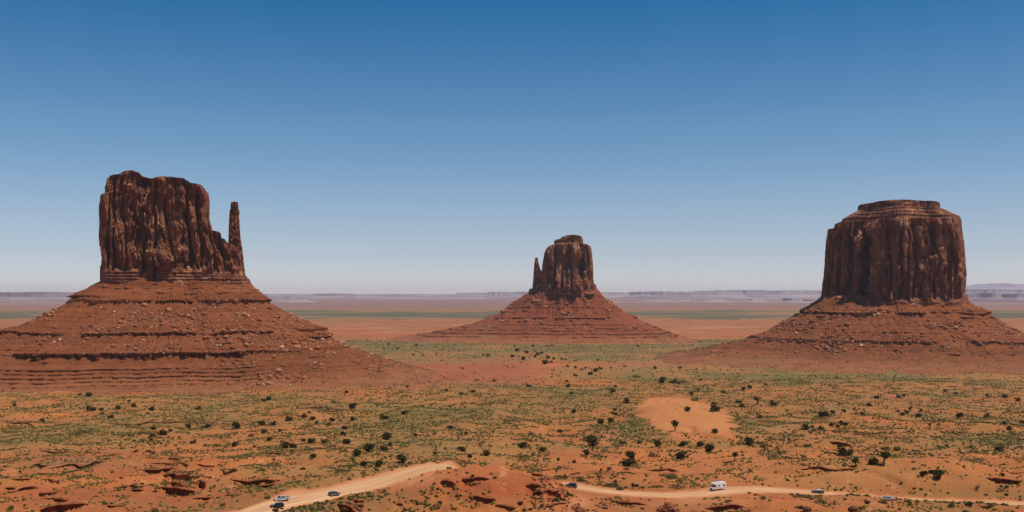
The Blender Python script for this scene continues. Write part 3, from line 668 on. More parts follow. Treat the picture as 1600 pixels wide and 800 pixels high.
def butte_mid():
    Yc = 3080
    root = empty('sandstone_butte', (PX(890, Yc), Yc, -130))
    tag(root, 'distant middle butte with a small flat cap and a short thin pinnacle at its left', 'butte')
    main = [(460, 843, 931), (450, 845, 929.5), (430, 846.5, 927.5), (410, 848, 926.5), (395, 851, 925), (388, 855, 923.5), (384, 859, 922), (382, 863, 920)]
    poly = [(-1, -50), (-0.75, -75), (-0.4, -80), (-0.15, -92), (0.3, -88), (0.5, -60), (0.56, -58), (0.66, -84), (0.95, -75), (1, 0), (0.9, 80), (-0.8, 85), (-1, 40)]
    tower('tower_block', root, Yc, main, poly, [(845, 392), (855, 386), (860, 384.5), (870, 383), (905, 382.5), (920, 384), (927, 390)], M_cliff, 111, 1.5, 1.5, 0.04, slots=[(908, 1.8, 35, 384, 455), (868, 2.4, 22, 392, 452), (856, 1.8, 22, 400, 452), (880, 2.5, 16, 400, 418)])
    tower('cap_rock', root, Yc, [(385, 867.5, 912), (379, 865.5, 911), (375, 866, 911), (374, 868, 910.5), (368, 876, 910)], superell(1, 40, 3), [(866, 376.5), (868, 375), (876, 374), (878, 371), (884, 370), (886, 368.5), (899, 368), (907, 369.5), (912, 375)], M_cliff, 121, 1.3, 0.55, 0.1, 0.8)
    tower('rock_pinnacle', root, Yc - 5, [(462, 830.5, 850), (450, 832, 848.5), (430, 833.5, 847.5), (424, 834, 846), (418, 834.5, 843.5), (410, 835, 841.5), (406, 836, 840.5), (402, 836, 840.5)], superell(1, 16, 3), [(830, 403), (836, 402.5), (841, 403), (843, 417), (846, 424), (850, 427)], M_cliff, 131, 1.0, 0.3, 0.1, 0.8, 0.4)
    tower('rock_web', root, Yc, [(462, 838, 858), (440, 840, 856), (424, 842, 856)], superell(1, 30, 3), [(838, 424), (847, 424), (850, 428), (858, 424)], M_cliff, 141, 1.4, 0.6, 0.1, 0.8)
    vf = lambda X, Y, Z: 0.38 * np.exp(-((X - PX(750, Yc)) / 110) ** 2) * sstep(-60, -90, Z) + 0.12 * (Z > -60)
    talus('talus_skirt', root, PX(885, Yc), Yc,
          [(449, 931), (460, 938), (466, 944), (475, 957), (488, 976), (494, 989), (502, 1001), (510, 1020), (516, 1034), (521, 1048), (526, 1068), (531, 1090)],
          [(445, 838), (455, 828), (462, 819), (468, 810), (474, 802), (482, 797), (489, 785), (497, 762), (504, 748), (511, 722), (518, 685), (524, 648), (531, 600)],
          [(446, 3030), (452, 3010), (470, 2985), (496, 2945), (510, 2915), (522, 2885), (530, 2855), (536, 2810), (542, 2740)], 0.8,
          [(12, 2.5, 0.3), (0, 3, 0.45), (-18, 3.0, 0.42), (-33, 2.5, 0.45), (-47, 2.5, 0.42), (-63, 5.0, 0.5), (-58, 3.0, 0.3), (-72, 2.0, 0.35), (-82, 2.0, 0.6), (-92, 3.0, 0.6), (-98, 2.0, 0.7), (-107, 3.4, 0.75), (-116, 2.0, 0.6)],
          M_talus2, 111, None, 1.1, 1300, 0.1, 1.5, vf)
def butte_right():
    Yc = 2170
    root = empty('sandstone_butte', (PX(1395, Yc), Yc, -130))
    tag(root, 'massive broad butte at right with stepped flat top and a deep shadowed cleft', 'butte')
    main = [(482, 1281, 1506), (472, 1281.5, 1503.5), (455, 1281.5, 1505), (430, 1286, 1507), (400, 1288, 1505.5), (375, 1290, 1502.5), (358, 1292, 1500), (352, 1293, 1498), (346, 1296, 1496)]
    poly = [(-1, -40), (-0.8, -62), (-0.62, -72), (-0.5, -72), (-0.47, -62), (-0.45, -10), (-0.30, 10), (-0.27, -122), (-0.12, -124), (0.2, -128), (0.45, -120), (0.62, -116), (0.70, -95), (0.80, -108), (0.97, -80), (1.0, 0), (0.92, 110), (0, 140), (-0.9, 110), (-1, 20)]
    tower('tower_block', root, Yc, main, poly, [(1286, 357.5), (1303, 357), (1305, 350), (1312, 348), (1320, 346), (1345, 347), (1400, 348), (1450, 347), (1490, 349), (1498, 352), (1503, 362)], M_cliff, 211, 1.15, 1.15, 0.10, slots=[(1354, 6, 30, 352, 480), (1310, 2.6, 20, 360, 470), (1327, 2.5, 22, 362, 455), (1454, 5.5, 15, 352, 402), (1385, 3.0, 9, 360, 440), (1418, 2.2, 12, 365, 470), (1478, 3.0, 12, 370, 460), (1436, 5, 7, 425, 462)])
    tier = [(356, 1304, 1500), (349, 1312, 1499.5), (346, 1313.5, 1499), (341, 1315, 1497), (336, 1324, 1486), (329, 1336, 1474), (324, 1350, 1466)]
    tower('sloping_tier', root, Yc, tier, [(-1, -30), (-0.6, -44), (-0.36, -50), (-0.14, -104), (0.05, -118), (0.24, -98), (0.42, -56), (0.7, -58), (1, -38), (1, 40), (0.8, 90), (-0.8, 90), (-1, 40)],
          [(1304, 349), (1314, 341), (1325, 335), (1337, 330), (1360, 323), (1400, 317), (1430, 323), (1473, 330), (1485, 335), (1499, 343)], M_cliff, 221, 1.0, 1.0, 1.2, 1.3, 0.35, 0.6)
    cap = [(333, 1341, 1469), (328, 1339, 1470.5), (322, 1338.5, 1471), (318, 1340, 1469), (315, 1345, 1466)]
    tower('cap_rock', root, Yc, cap, [(-1, -22), (-0.5, -38), (-0.1, -44), (0.3, -36), (0.9, -28), (1, 20), (0.6, 50), (-0.6, 50), (-1, 20)],
          [(1338, 320.5), (1345, 319), (1365, 318), (1372, 316), (1395, 314.5), (1420, 315), (1440, 317), (1463, 317.5), (1471, 320)], M_cliff, 231, 1.0, 0.5, 0.1)
    vf = lambda X, Y, Z: 0.22 * np.exp(-((X - PX(1140, Yc)) / 150) ** 2) * sstep(-60, -110, Z) + 0.22 * sstep(PX(1370, Yc), PX(1300, Yc), X) * sstep(-95, -50, Z) + 0.12 * sstep(-114, -126, Z + 4 * pn(X / 60, Y / 60, 777))
    talus('talus_skirt', root, PX(1395, Yc), Yc,
          [(468, 1507), (478, 1516), (483, 1528), (494, 1545), (502, 1556), (512, 1572), (520, 1588), (524, 1605), (530, 1640), (538, 1685), (548, 1750), (562, 1850)],
          [(464, 1281), (472, 1272), (479, 1262), (486, 1252), (490, 1250), (499, 1228), (509, 1210), (518, 1198), (522, 1190), (527, 1176), (533, 1150), (540, 1118), (550, 1070), (562, 990)],
          [(462, 2070), (472, 2050), (486, 2022), (495, 2005), (515, 1965), (535, 1930), (552, 1888), (565, 1840), (573, 1790), (580, 1730), (600, 1600)], 0.75,
          [(-18, 1.5, 0.4), (-33, 6.0, 0.62), (-42, 3.0, 0.45), (-58, 1.5, 0.5), (-70, 1.2, 0.4), (-86, 5.5, 0.7), (-95, 1.2, 0.3), (-106, 3.4, 0.36)],
          M_talus, 211, None, 0.9, 1700, 0.16, 1.2, vf)

# ------------------------------------------------------------ far mesas
def hills():
    m, t, b = new_mat('hazed_mesa_rock')
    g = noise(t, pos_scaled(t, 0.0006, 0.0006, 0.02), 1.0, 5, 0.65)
    c = mixc(t, ramp(t, g, 0.4, 0.6), (0.17, 0.125, 0.14), (0.33, 0.26, 0.265))  # lavender cast paints distance haze into the mesa colour
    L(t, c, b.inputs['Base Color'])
    Vs, Fs, off = [], [], 0
    # (uL, uR, v of rim, depth m, base z, depth of the plateau, seed)
    ML = [(-60, 132, 456.5, 15500, -122, 3000, 1), (380, 470, 463, 17000, -118, 1200, 19), (1000, 1180, 455.5, 29000, -85, 5000, 2), (1120, 1345, 453.5, 31000, -80, 6000, 3), (890, 1080, 456.5, 34000, -80, 5000, 4), (1490, 1720, 452.5, 26000, -90, 6000, 5),
          (755, 850, 456, 33000, -80, 4000, 6), (420, 700, 461, 36000, -70, 5000, 7), (480, 545, 458.5, 30000, -85, 2000, 17), (1000, 1090, 468, 17500, -112, 900, 8), (1100, 1150, 468.5, 17000, -112, 900, 9), (1170, 1205, 467.5, 16500, -113, 700, 10),
          (1232, 1262, 466.5, 16000, -113, 700, 11), (1265, 1300, 468, 16500, -113, 700, 12), (1500, 1545, 459, 19000, -108, 900, 13), (1548, 1580, 457.5, 18500, -108, 900, 14), (1585, 1640, 459.5, 18000, -108, 900, 15), (560, 760, 464, 27000, -92, 900, 18), (-100, 760, 459.5, 38000, -60, 5000, 21), (700, 1700, 457.5, 40000, -55, 5000, 22)]
    for uL, uR, v, Y, zb, dp, sd_ in ML:
        n = 420
        a = (PX(uR, Y) - PX(uL, Y)) / 2; cx = (PX(uR, Y) + PX(uL, Y)) / 2; cy = Y + dp / 2
        th = np.concatenate([np.linspace(-math.pi, 0, 340, endpoint=False), np.linspace(0, math.pi, 80, endpoint=False)])
        e = 3.5
        r0 = (np.abs(np.cos(th) / a) ** e + np.abs(np.sin(th) / (dp / 2)) ** e) ** (-1 / e)
        x0 = r0 * np.cos(th); y0 = r0 * np.sin(th)
        q = x0 / 500 + y0 / 500
        nn = 240 * fbm(x0 / 900 + sd_ * 7, y0 / 900, 500 + sd_, 4) + 130 * np.abs(pn(x0 / 240, y0 / 240, 520 + sd_))
        zt = PZ(v, Y) + 10 * pn(x0 / 1200 + sd_, y0 * 0, 540 + sd_)
        steps = (cell(x0 / 700, x0 * 0, 560 + sd_) - 0.5) * 14 * (Y / 30000)
        zt = zt + steps
        H_ = zt - zb
        rows = []
        for f, k, nk in ((-0.1, 1.0, 0.2), (0.05, 1.0, 0.3), (0.3, 0.0, 0.7), (0.5, -0.25, 1.0), (0.55, -0.35, 1.0), (0.93, -0.38, 1.1), (1.0, -0.40, 1.1)):
            sc_ = 1 + (k * 450 * (Y / 30000) - nk * nn * (Y / 30000)) / np.maximum(r0, 1) 
            rows.append(np.stack([cx + x0 * sc_, cy + y0 * sc_, zb + H_ * f], -1))
        top = rows[-1]
        for f in (0.8, 0.3, 0.02):
            rows.append(np.stack([cx + (top[:, 0] - cx) * f, cy + (top[:, 1] - cy) * f, top[:, 2] * f + top[:, 2].mean() * (1 - f)], -1))
        V = np.concatenate(rows, 0); Vs.append(V); Fs.append(grid_faces(len(rows), n) + off); off += len(V)
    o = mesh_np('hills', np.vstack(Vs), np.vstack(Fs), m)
    tag(o, kind='structure')
    # one faint mountain ridge on the right skyline
    xs = np.linspace(PX(1500, 55000), PX(1640, 55000), 160); prof = 430 * np.exp(-((xs - PX(1565, 55000)) / 2300) ** 2) ** 0.6 + 260
    rows = []
    for k, f in ((-1.0, 0), (-0.5, 0.55), (-0.12, 0.95), (0, 1.0), (0.3, 0.9), (1.0, 0)):
        rows.append(np.stack([xs, 55000 + k * 2600 + 0 * xs, -20 + f * (prof + 60 * fbm(xs / 700, xs * 0 + k, 600, 4))], -1))
    o = mesh_np('mountain_ridge', np.concatenate(rows), grid_faces(len(rows), len(xs), False), m)
    tag(o, kind='structure')

def haze():
    import bmesh
    bm = bmesh.new(); bmesh.ops.create_cube(bm, size=1)
    for v in bm.verts: v.co = Vector((v.co.x * 124000, v.co.y * 124000, -145 if v.co.z < 0 else 420))
    me = bpy.data.meshes.new('haze'); bm.to_mesh(me); bm.free()
    m = bpy.data.materials.new('desert_haze'); m.use_nodes = True; t = m.node_tree; t.nodes.clear()
    out = t.nodes.new('ShaderNodeOutputMaterial'); pv = t.nodes.new('ShaderNodeVolumePrincipled')
    pv.inputs['Color'].default_value = (0.88, 0.88, 1.0, 1); pv.inputs['Density'].default_value = 1.8e-5; pv.inputs['Anisotropy'].default_value = 0.2
    L(t, pv.outputs[0], out.inputs['Volume'])
    me.materials.append(m)
    o = link(bpy.data.objects.new('haze', me)); tag(o, kind='stuff')
# ------------------------------------------------------------ plants
VEG = '''22,632,7,j;138,616,10,j;125,616,5,j;142,638,11,j;158,639,8,j;159,646,5,j;173,650,9,j;184,636,9,j;202,626,5,j;210,633,9,j;237,638,9,j;231,645,5,j;310,637,9,j;65,656,7,j;41,638,6,s;294,666,9,j;316,666,6,j;325,665,10,j;369,664,13,j;240,669,7,j;266,672,6,j;256,675,12,j;238,679,9,j;236,686,7,j;135,674,9,s;120,677,12,s;206,679,10,s;302,690,8,j;321,695,8,s;339,695,10,s;367,694,10,j;277,717,9,s;394,679,11,s;90,754,7,s;53,761,6,s;190,746,7,s;347,787,12,s;245,797,15,s;38,789,5,j;17,793,13,s;84,764,6,s;31,737,5,j;176,737,7,s;301,772,7,s;166,786,9,s;
419,622,9,j;412,625,6,j;541,612,6,j;552,634,11,j;521,627,8,s;476,649,9,j;484,644,5,j;488,652,10,j;494,659,7,j;451,654,10,j;409,661,11,j;427,661,9,j;412,673,9,j;437,672,6,j;519,655,9,j;531,657,7,s;551,654,9,j;514,662,11,s;539,668,9,j;537,676,10,j;601,651,10,j;632,644,9,j;703,667,9,j;729,677,6,j;721,614,7,j;740,611,7,j;606,680,19,j;650,679,7,j;542,689,13,j;507,689,10,j;487,688,12,j;474,687,7,j;459,695,12,j;446,694,15,j;490,711,12,j;559,707,15,j;575,698,20,j;599,701,13,j;610,694,7,j;570,724,11,j;592,724,14,j;580,728,6,s;627,717,17,j;680,707,7,j;721,700,13,j;734,712,8,j;529,735,9,s;410,734,9,s;547,748,9,s;417,777,11,s;687,785,8,j;430,796,9,j;472,732,6,j;421,686,8,j;398,697,6,j;
892,614,5,j;957,610,8,j;962,603,6,j;978,626,12,j;896,642,9,j;960,640,6,j;960,645,7,j;940,658,10,j;953,656,12,j;874,672,10,j;830,676,13,s;817,694,14,j;849,702,10,j;924,690,20,j;916,707,11,j;972,690,9,j;999,690,8,j;1027,693,14,j;986,710,16,j;983,721,20,j;1022,709,15,s;1065,709,18,j;1068,692,11,j;1055,667,14,t;1075,638,10,j;1080,614,7,j;1084,623,12,s;873,717,6,j;897,721,7,j;954,731,11,s;979,732,10,s;1049,742,22,s;1057,759,14,d;907,749,15,s;937,745,16,d;955,756,19,s;992,757,10,j;970,762,13,s;885,745,6,s;739,745,7,j;759,707,14,j;
1155,627,8,j;1160,633,9,j;1184,626,13,t;1208,629,11,j;1117,636,17,j;1129,611,10,s;1161,607,6,j;1171,604,8,j;1187,651,7,j;1116,673,11,j;1172,687,19,j;1259,667,12,j;1269,666,7,j;1282,668,9,j;1300,663,8,j;1309,666,7,j;1318,661,10,j;1286,645,16,j;1302,643,9,j;1319,641,8,j;1337,645,8,s;1348,646,7,j;1107,700,18,j;1094,693,11,j;1148,714,12,t;1195,698,22,d;1261,694,12,s;1292,706,9,s;1319,702,22,j;1337,722,14,t;1320,725,10,s;1191,748,11,d;1171,736,10,d;1159,740,6,s;1254,742,9,d;1089,747,7,s;1181,772,8,s;1195,777,11,s;1251,791,10,s;1320,779,7,s;
1370,620,8,j;1358,632,8,j;1404,619,7,j;1412,617,7,j;1422,637,6,j;1417,643,7,j;1410,646,8,j;1403,642,5,j;1439,641,6,j;1435,648,9,j;1477,610,6,j;1493,614,6,j;1542,617,6,j;1569,619,8,j;1590,624,7,j;1501,648,10,j;1542,649,9,j;1568,660,8,j;1578,668,9,j;1596,659,8,j;1453,663,5,j;1466,697,5,j;1480,696,5,j;1517,697,6,j;1561,701,12,j;1382,699,11,s;1400,701,12,s;1434,704,7,s;1381,716,22,t;1366,720,15,j;1443,740,12,j;1466,741,17,j;1457,736,10,j;1566,741,8,j;1593,751,9,s;1577,751,11,s;1429,732,8,s;1526,761,13,d;1566,764,13,d;1487,788,17,s;1514,787,10,j;1547,789,11,s;1422,788,10,s;1380,783,14,s;1356,784,9,j;1351,781,7,s;1253,792,8,j;1345,794,9,s;1509,797,12,s;1388,791,6,s;
762,554,6,j;755,554,4,j;801,556,6,j;808,547,6,j;822,550,6,j;817,559,9,j;833,540,5,j;840,553,6,j;846,551,6,j;856,558,7,j;851,565,11,j;836,556,6,j;865,560,5,j;861,565,5,j;878,560,5,j;884,561,4,j;899,563,4,j;899,574,5,j;915,574,5,j;931,578,8,j;922,583,8,j;909,577,4,j;899,586,6,j;886,595,6,j;888,602,8,j;893,614,5,j;1024,574,6,j;1035,594,12,j;1052,595,10,j;976,572,4,j;938,575,6,j;955,574,4,j;854,540,4,j;862,539,4,j;804,540,4,j;997,540,5,j;934,562,4,j;993,588,9,s;826,602,7,j;772,594,5,j;887,572,5,j;646,554,4,j;682,553,4,j;660,554,4,j;723,575,4,j;637,603,6,j;698,609,5,j;650,539,5,j;621,544,4,j;600,545,4,j;607,537,4,j;1063,574,5,j;1060,598,6,j;1069,596,5,j;1095,593,5,j;1174,596,4,j;1196,600,5,j;1161,607,7,j;1091,608,8,s;1148,571,4,j;1095,561,4,j;1145,557,4,j;1123,550,4,j;1195,569,4,j'''
def leaf_mat(name, a, b_, c_):
    m, t, b = new_mat(name, 0.85, 0.1)
    g = noise(t, pos_scaled(t, 1, 1, 1), 0.9, 3, 0.6)
    c = mixc(t, ramp(t, g, 0.35, 0.65), a, b_)
    oi = t.nodes.new('ShaderNodeObjectInfo')
    c = mixc(t, mth(t, 'MULTIPLY', oi.outputs['Random'], 0.5), c, c_)
    L(t, c, b.inputs['Base Color'])
    return m
M_jun = leaf_mat('juniper_leaves', (0.032, 0.036, 0.010), (0.055, 0.056, 0.015), (0.075, 0.062, 0.018))
M_sage = leaf_mat('sage_leaves', (0.085, 0.080, 0.024), (0.13, 0.115, 0.035), (0.15, 0.11, 0.035))
M_dry = leaf_mat('dry_twigs', (0.13, 0.085, 0.05), (0.11, 0.10, 0.05), (0.17, 0.12, 0.07))
M_bark = flat_mat('bark', (0.11, 0.075, 0.05), 0.9, 0.1)
def cards(rg, blobs, n, size, flat=0.5):
    V, F = [], []
    w_ = [b[3] * b[4] * b[5] for b in blobs]
    for i in range(n):
        cx, cy, cz, rx, ry, rz = rg.choices(blobs, w_)[0]
        while True:
            p = [rg.uniform(-1, 1) for _ in range(3)]; l = math.sqrt(sum(q * q for q in p))
            if 0.35 < l <= 1: break
        f = (l ** 0.35) / l * rg.uniform(0.85, 1.08)
        c = Vector((cx + p[0] * f * rx, cy + p[1] * f * ry, cz + p[2] * f * rz))
        if c.z < 0.03: c.z = rg.uniform(0.02, 0.12)
        nv = Vector((rg.gauss(0, 1), rg.gauss(0, 1), rg.gauss(0, 1))).normalized(); t1 = nv.orthogonal().normalized(); t2 = nv.cross(t1)
        s = size * rg.uniform(0.5, 1.25)
        k = len(V)
        for a in range(5):
            q = a / 5 * 6.283 + rg.uniform(-.4, .4); r_ = s * rg.uniform(0.45, 1)
            V.append(c + (t1 * math.cos(q) + t2 * math.sin(q)) * r_ + nv * rg.uniform(-.15, .15) * s)
        V.append(c + nv * s * 0.25)
        for a in range(5): F.append((k + a, k + (a + 1) % 5, k + 5))
    return V, F
def limb(V, F, pts, radii, n=6):
    base = len(V)
    for (p, r) in zip(pts, radii):
        for a in range(n):
            q = a / n * 6.283; V.append(Vector((p[0] + math.cos(q) * r, p[1] + math.sin(q) * r, p[2])))
    for i in range(len(pts) - 1):
        for a in range(n):
            b = base + i * n
            F.append((b + a, b + (a + 1) % n, b + n + (a + 1) % n)); F.append((b + a, b + n + (a + 1) % n, b + n + a))
def plant_proto(kind, seed):
    "unit plant: crown about 1 m wide"
    rg = random.Random(seed)
    if kind == 'j':
        bl = [(rg.uniform(-.28, .28), rg.uniform(-.28, .28), rg.uniform(.14, .46), rg.uniform(.16, .34), rg.uniform(.16, .34), rg.uniform(.12, .27)) for _ in range(rg.randint(6, 9))]
        V, F = cards(rg, bl, 420, 0.078); z0 = 0.3
    elif kind == 't':
        bl = [(rg.uniform(-.26, .26), rg.uniform(-.25, .25), rg.uniform(.5, .8), rg.uniform(.16, .27), rg.uniform(.16, .27), rg.uniform(.12, .2)) for _ in range(6)]
        V, F = cards(rg, bl, 300, 0.07); z0 = 0.55
    elif kind == 's':
        bl = [(rg.uniform(-.25, .25), rg.uniform(-.25, .25), rg.uniform(.08, .24), rg.uniform(.18, .3), rg.uniform(.18, .3), rg.uniform(.12, .24)) for _ in range(5)]
        V, F = cards(rg, bl, 230, 0.07); z0 = 0.15
    else:
        bl = [(rg.uniform(-.3, .3), rg.uniform(-.3, .3), rg.uniform(.2, .5), rg.uniform(.14, .24), rg.uniform(.14, .24), rg.uniform(.12, .22)) for _ in range(6)]
        V, F = cards(rg, bl, 170, 0.05); z0 = 0.35
    TV, TF = [], []
    limb(TV, TF, [(0, 0, -0.06), (.02, .01, z0 * .5), (-.02, .02, z0)], [.055, .04, .03])
    for b in bl[:5]:
        limb(TV, TF, [(0, 0, z0 * .35), (b[0] * .6, b[1] * .6, (z0 * .4 + b[2]) * .5), (b[0], b[1], b[2] + 0.05)], [.03, .02, .01], 5)
    return (np.array([tuple(v) for v in V]), np.array(F)), (np.array([tuple(v) for v in TV]), np.array(TF))
ORD = ['', 'first', 'second', 'third', 'fourth', 'fifth', 'sixth', 'seventh', 'eighth', 'ninth', 'tenth', 'eleventh', 'twelfth', 'thirteenth', 'fourteenth', 'fifteenth', 'sixteenth', 'seventeenth', 'eighteenth', 'nineteenth', 'twentieth']
def zone(u, v):
    if v < 569:
        return 'in the far belt left of the wash trees' if u < 740 else ('in the far wash below the middle butte' if u < 850 else 'on the far flat right below the middle butte')
    if v < 612:
        return 'beside the sandy wash below the middle butte' if u < 935 else ('on the green flat before the right butte' if u < 1060 else 'on the meadow edge before the right butte')
    if v < 661:
        if u < 330: return 'on the sand strip under the left butte'
        if u < 500: return 'on orange ground under the left butte'
        if u < 760: return 'on the flat between left and middle buttes'
        if u < 1000: return 'in the gully left of the bare dune'
        if u < 1240: return 'on sand just beyond the bare dune'
        return 'on the scrub slope under the right butte' if u < 1420 else 'on the scrub plain at the right edge'
    if v < 700:
        if u < 300: return 'on the rocky flat left of the road'
        if u < 430: return 'on grassy ground left of the road'
        if u < 520: return 'on the sandy slope above the road'
        if u < 660: return 'on the sandy rise above the pullout'
        if u < 900: return 'on the flat above the red knoll'
        if u < 1050: return 'on the green flank of the dune'
        if u < 1240: return 'on the sand below the bare dune'
        return 'on sand behind the smooth hill' if u < 1440 else 'on green ground at the right edge'
    if v < 741:
        if u < 500: return 'on broken ground left of the pullout'
        if u < 660: return 'just above the pale pullout'
        if u < 900: return 'on the flat behind the red knoll'
        if u < 1140: return 'in the gully above the road bend'
        return 'on the smooth hill above the road'
    if u < 300: return 'on red ledges in the lower left corner'
    if u < 700: return 'beside the left road'
    if u < 900: return 'on the red knoll'
    if u < 1100: return 'on the bank above the road bend'
    return 'on the hillside above the right road' if v < 768 else 'below the right road'
def build_plants():
    prot = {}
    for kind, mat, nv in (('j', M_jun, 6), ('t', M_jun, 3), ('s', M_sage, 4), ('d', M_dry, 3)):
        for i in range(nv):
            (V, F), (TV, TF) = plant_proto(kind, 900 + i * 7 + ord(kind))
            a = mesh_np('crown', V, F, mat); b = mesh_np('trunk', TV, TF, M_bark)
            prot[kind, i] = (a.data, b.data); bpy.data.objects.remove(a); bpy.data.objects.remove(b)
    L_ = []
    for s in VEG.replace('\n', '').split(';'):
        if s: a = s.split(','); L_.append((int(a[0]), int(a[1]), int(a[2]), a[3]))
    noun = {'j': ('juniper_bush', 'juniper', 'dark round juniper', 'juniper bushes on the desert floor'), 't': ('juniper_tree', 'tree', 'dark tree on bare trunk', 'small trees on the desert floor'),
            's': ('sagebrush', 'shrub', 'olive leafy shrub', 'olive shrubs on the desert floor'), 'd': ('dry_shrub', 'shrub', 'thin brownish twiggy shrub', 'dry shrubs on the desert floor')}
    byz = {}
    for it in L_: byz.setdefault((zone(it[0], it[1]), it[3]), []).append(it)
    rg = random.Random(77); first = {}
    for (zn, kind), items in byz.items():
        items.sort()
        for i, (u, v, wd, k_) in enumerate(items):
            asp = {'j': 0.36, 't': 0.45, 's': 0.25, 'd': 0.3}[kind]
            x, y, z = gp(u, min(v + wd * asp, 806))
            size = wd / FPX * y * 1.2
            nm, cat, desc, grp = noun[kind]
            root = empty(nm, (x, y, z - 0.04 * size)); root.rotation_euler = (0, 0, rg.uniform(0, 6.28))
            hs = rg.uniform(0.85, 1.15)
            root.scale = (size, size, size * hs)
            pv = rg.randrange({'j': 6, 't': 3, 's': 4, 'd': 3}[kind])
            for nm2, me in zip(('crown', 'trunk'), prot[kind, pv]):
                if (nm2, kind, pv) in first: o = first[nm2, kind, pv].copy()
                else: o = bpy.data.objects.new(nm2, me); first[nm2, kind, pv] = o
                COL.objects.link(o); o.parent = root
            sz = 'big' if wd >= 15 else ('small' if wd <= 7 else 'middling')
            if len(items) == 1: lab = '%s %s %s' % (sz, desc, zn)
            elif i == len(items) - 1: lab = '%s %s %s, rightmost' % (sz, desc, zn)
            else: lab = '%s %s %s, %s from left' % (sz, desc, zn, ORD[i + 1]) if i else '%s %s %s, leftmost' % (sz, desc, zn)
            tag(root, lab, cat, grp)

def domes(P, rad, hgt, tint, seed, name, mat):
    "many small rounded clumps in one mesh: 6+6+1 vertices each"
    rs = np.random.RandomState(seed); n = len(P)
    q = np.linspace(0, 2 * math.pi, 6, endpoint=False)[None] + rs.uniform(0, 6, (n, 1)) + rs.uniform(-.3, .3, (n, 6))
    r0 = rad[:, None] * rs.uniform(0.6, 1.15, (n, 6)); r1 = rad[:, None] * rs.uniform(0.65, 1.1, (n, 6))
    a = np.stack([P[:, None, 0] + r0 * np.cos(q) * .75, P[:, None, 1] + r0 * np.sin(q) * .75, P[:, None, 2] - 0.12 * rad[:, None] + 0 * r0], -1)
    b = np.stack([P[:, None, 0] + r1 * np.cos(q + .5), P[:, None, 1] + r1 * np.sin(q + .5), P[:, None, 2] + hgt[:, None] * rs.uniform(0.4, 0.8, (n, 6))], -1)
    c = np.stack([P[:, 0] + rad * rs.uniform(-.3, .3, n), P[:, 1] + rad * rs.uniform(-.3, .3, n), P[:, 2] + hgt], -1)[:, None]
    V = np.concatenate([a, b, c], 1).reshape(-1, 3)
    f = []
    for i in range(6):
        j = (i + 1) % 6
        f += [(i, j, 6 + j), (i, 6 + j, 6 + i), (6 + i, 6 + j, 12)]
    F = (np.array(f)[None] + (np.arange(n) * 13)[:, None, None]).reshape(-1, 3)
    return mesh_np(name, V, F, mat, None, {'tint': np.repeat(tint, 13)})
def build_scrub():
    m, t, b = new_mat('scrub_leaves')
    ti = attr(t, 'tint')
    c = mixc(t, ramp(t, ti, 0.0, 0.45), (0.045, 0.040, 0.011), (0.115, 0.095, 0.022))
    c = mixc(t, ramp(t, ti, 0.5, 1.0), c, (0.24, 0.165, 0.052))
    L(t, c, b.inputs['Base Color'])
    rs = np.random.RandomState(4)
    P, Rr, T = [], [], []
    for y0, y1, n, s0, s1, thr in ((225, 520, 82000, .22, .80, 0.30), (520, 900, 130000, .30, .95, 0.32), (900, 1600, 118000, .42, 1.25, 0.36), (1600, 3300, 26000, .9, 2.2, 0.40)):
        y = np.sqrt(rs.uniform(y0 ** 2, y1 ** 2, n)); x = y * rs.uniform(-0.66, 0.66, n)
        z = H(x, y)
        mk = masks(x, y, z)
        pr = 0.04 + 0.96 * sstep(0.08, 0.66, mk['veg'] + 1.1 * fbm(x / 20, y / 34, 801, 5, 0.62))
        pr = pr * (1 - np.clip(mk['sand'] * 1.1, 0, 0.985)) * (1 - mk['pale']) * (1 - 0.15 * mk['red'])
        d, hw, _, _ = road_info(x, y)
        ok = (rs.uniform(0, 1, n) < pr * 0.75) & (d > hw + 0.8)
        x, y, z = x[ok], y[ok], z[ok]
        k = len(x); r = s0 + (s1 - s0) * rs.beta(1.3, 4.0, k) * 1.4
        P.append(np.stack([x, y, z], 1)); Rr.append(r * 1.1)
        T.append(np.clip(rs.beta(1.6, 1.8, k) * 0.8 + 0.5 * fbm(x / 60, y / 60, 811, 2), 0, 1))
    for seed, n, zt in ((11, 15000, -60), (211, 26000, -70), (111, 5000, -85)):      # sparse plants on the lower talus
        X, Y, Z, th = TAL['talus_skirt' + str(seed)]
        rows = int(np.searchsorted(Z[:, 0], zt)); i = rs.randint(0, rows, n * 4); j = rs.randint(0, int(X.shape[1] * 0.83), n * 4)
        x, y, z = X[i, j] + rs.uniform(-4, 4, n * 4), Y[i, j] + rs.uniform(-4, 4, n * 4), Z[i, j]
        pr = sstep(zt, -125, z) * (0.25 + sstep(0.0, 0.5, fbm(x / 40, y / 40, 821, 4) + 0.2)) * (z > -131)
        if seed == 11: pr = pr * sstep(PX(230, 1500), PX(420, 1500), x)
        k = np.where(rs.uniform(0, 1, n * 4) < pr * 0.6)[0][:n]
        P.append(np.stack([x[k], y[k], z[k] - 0.1], 1)); Rr.append((0.35 + 0.9 * rs.beta(1.3, 3.5, len(k))) * (1.5 if seed == 111 else 1.1)); T.append(rs.beta(1.6, 1.8, len(k)) * 0.9)
    P = np.vstack(P); r = np.concatenate(Rr); T = np.concatenate(T)
    print('scrub', len(P))
    o = domes(P, r, r * rs.uniform(0.7, 1.2, len(r)), T, 6, 'ground_cover', m)
    tag(o, kind='stuff')

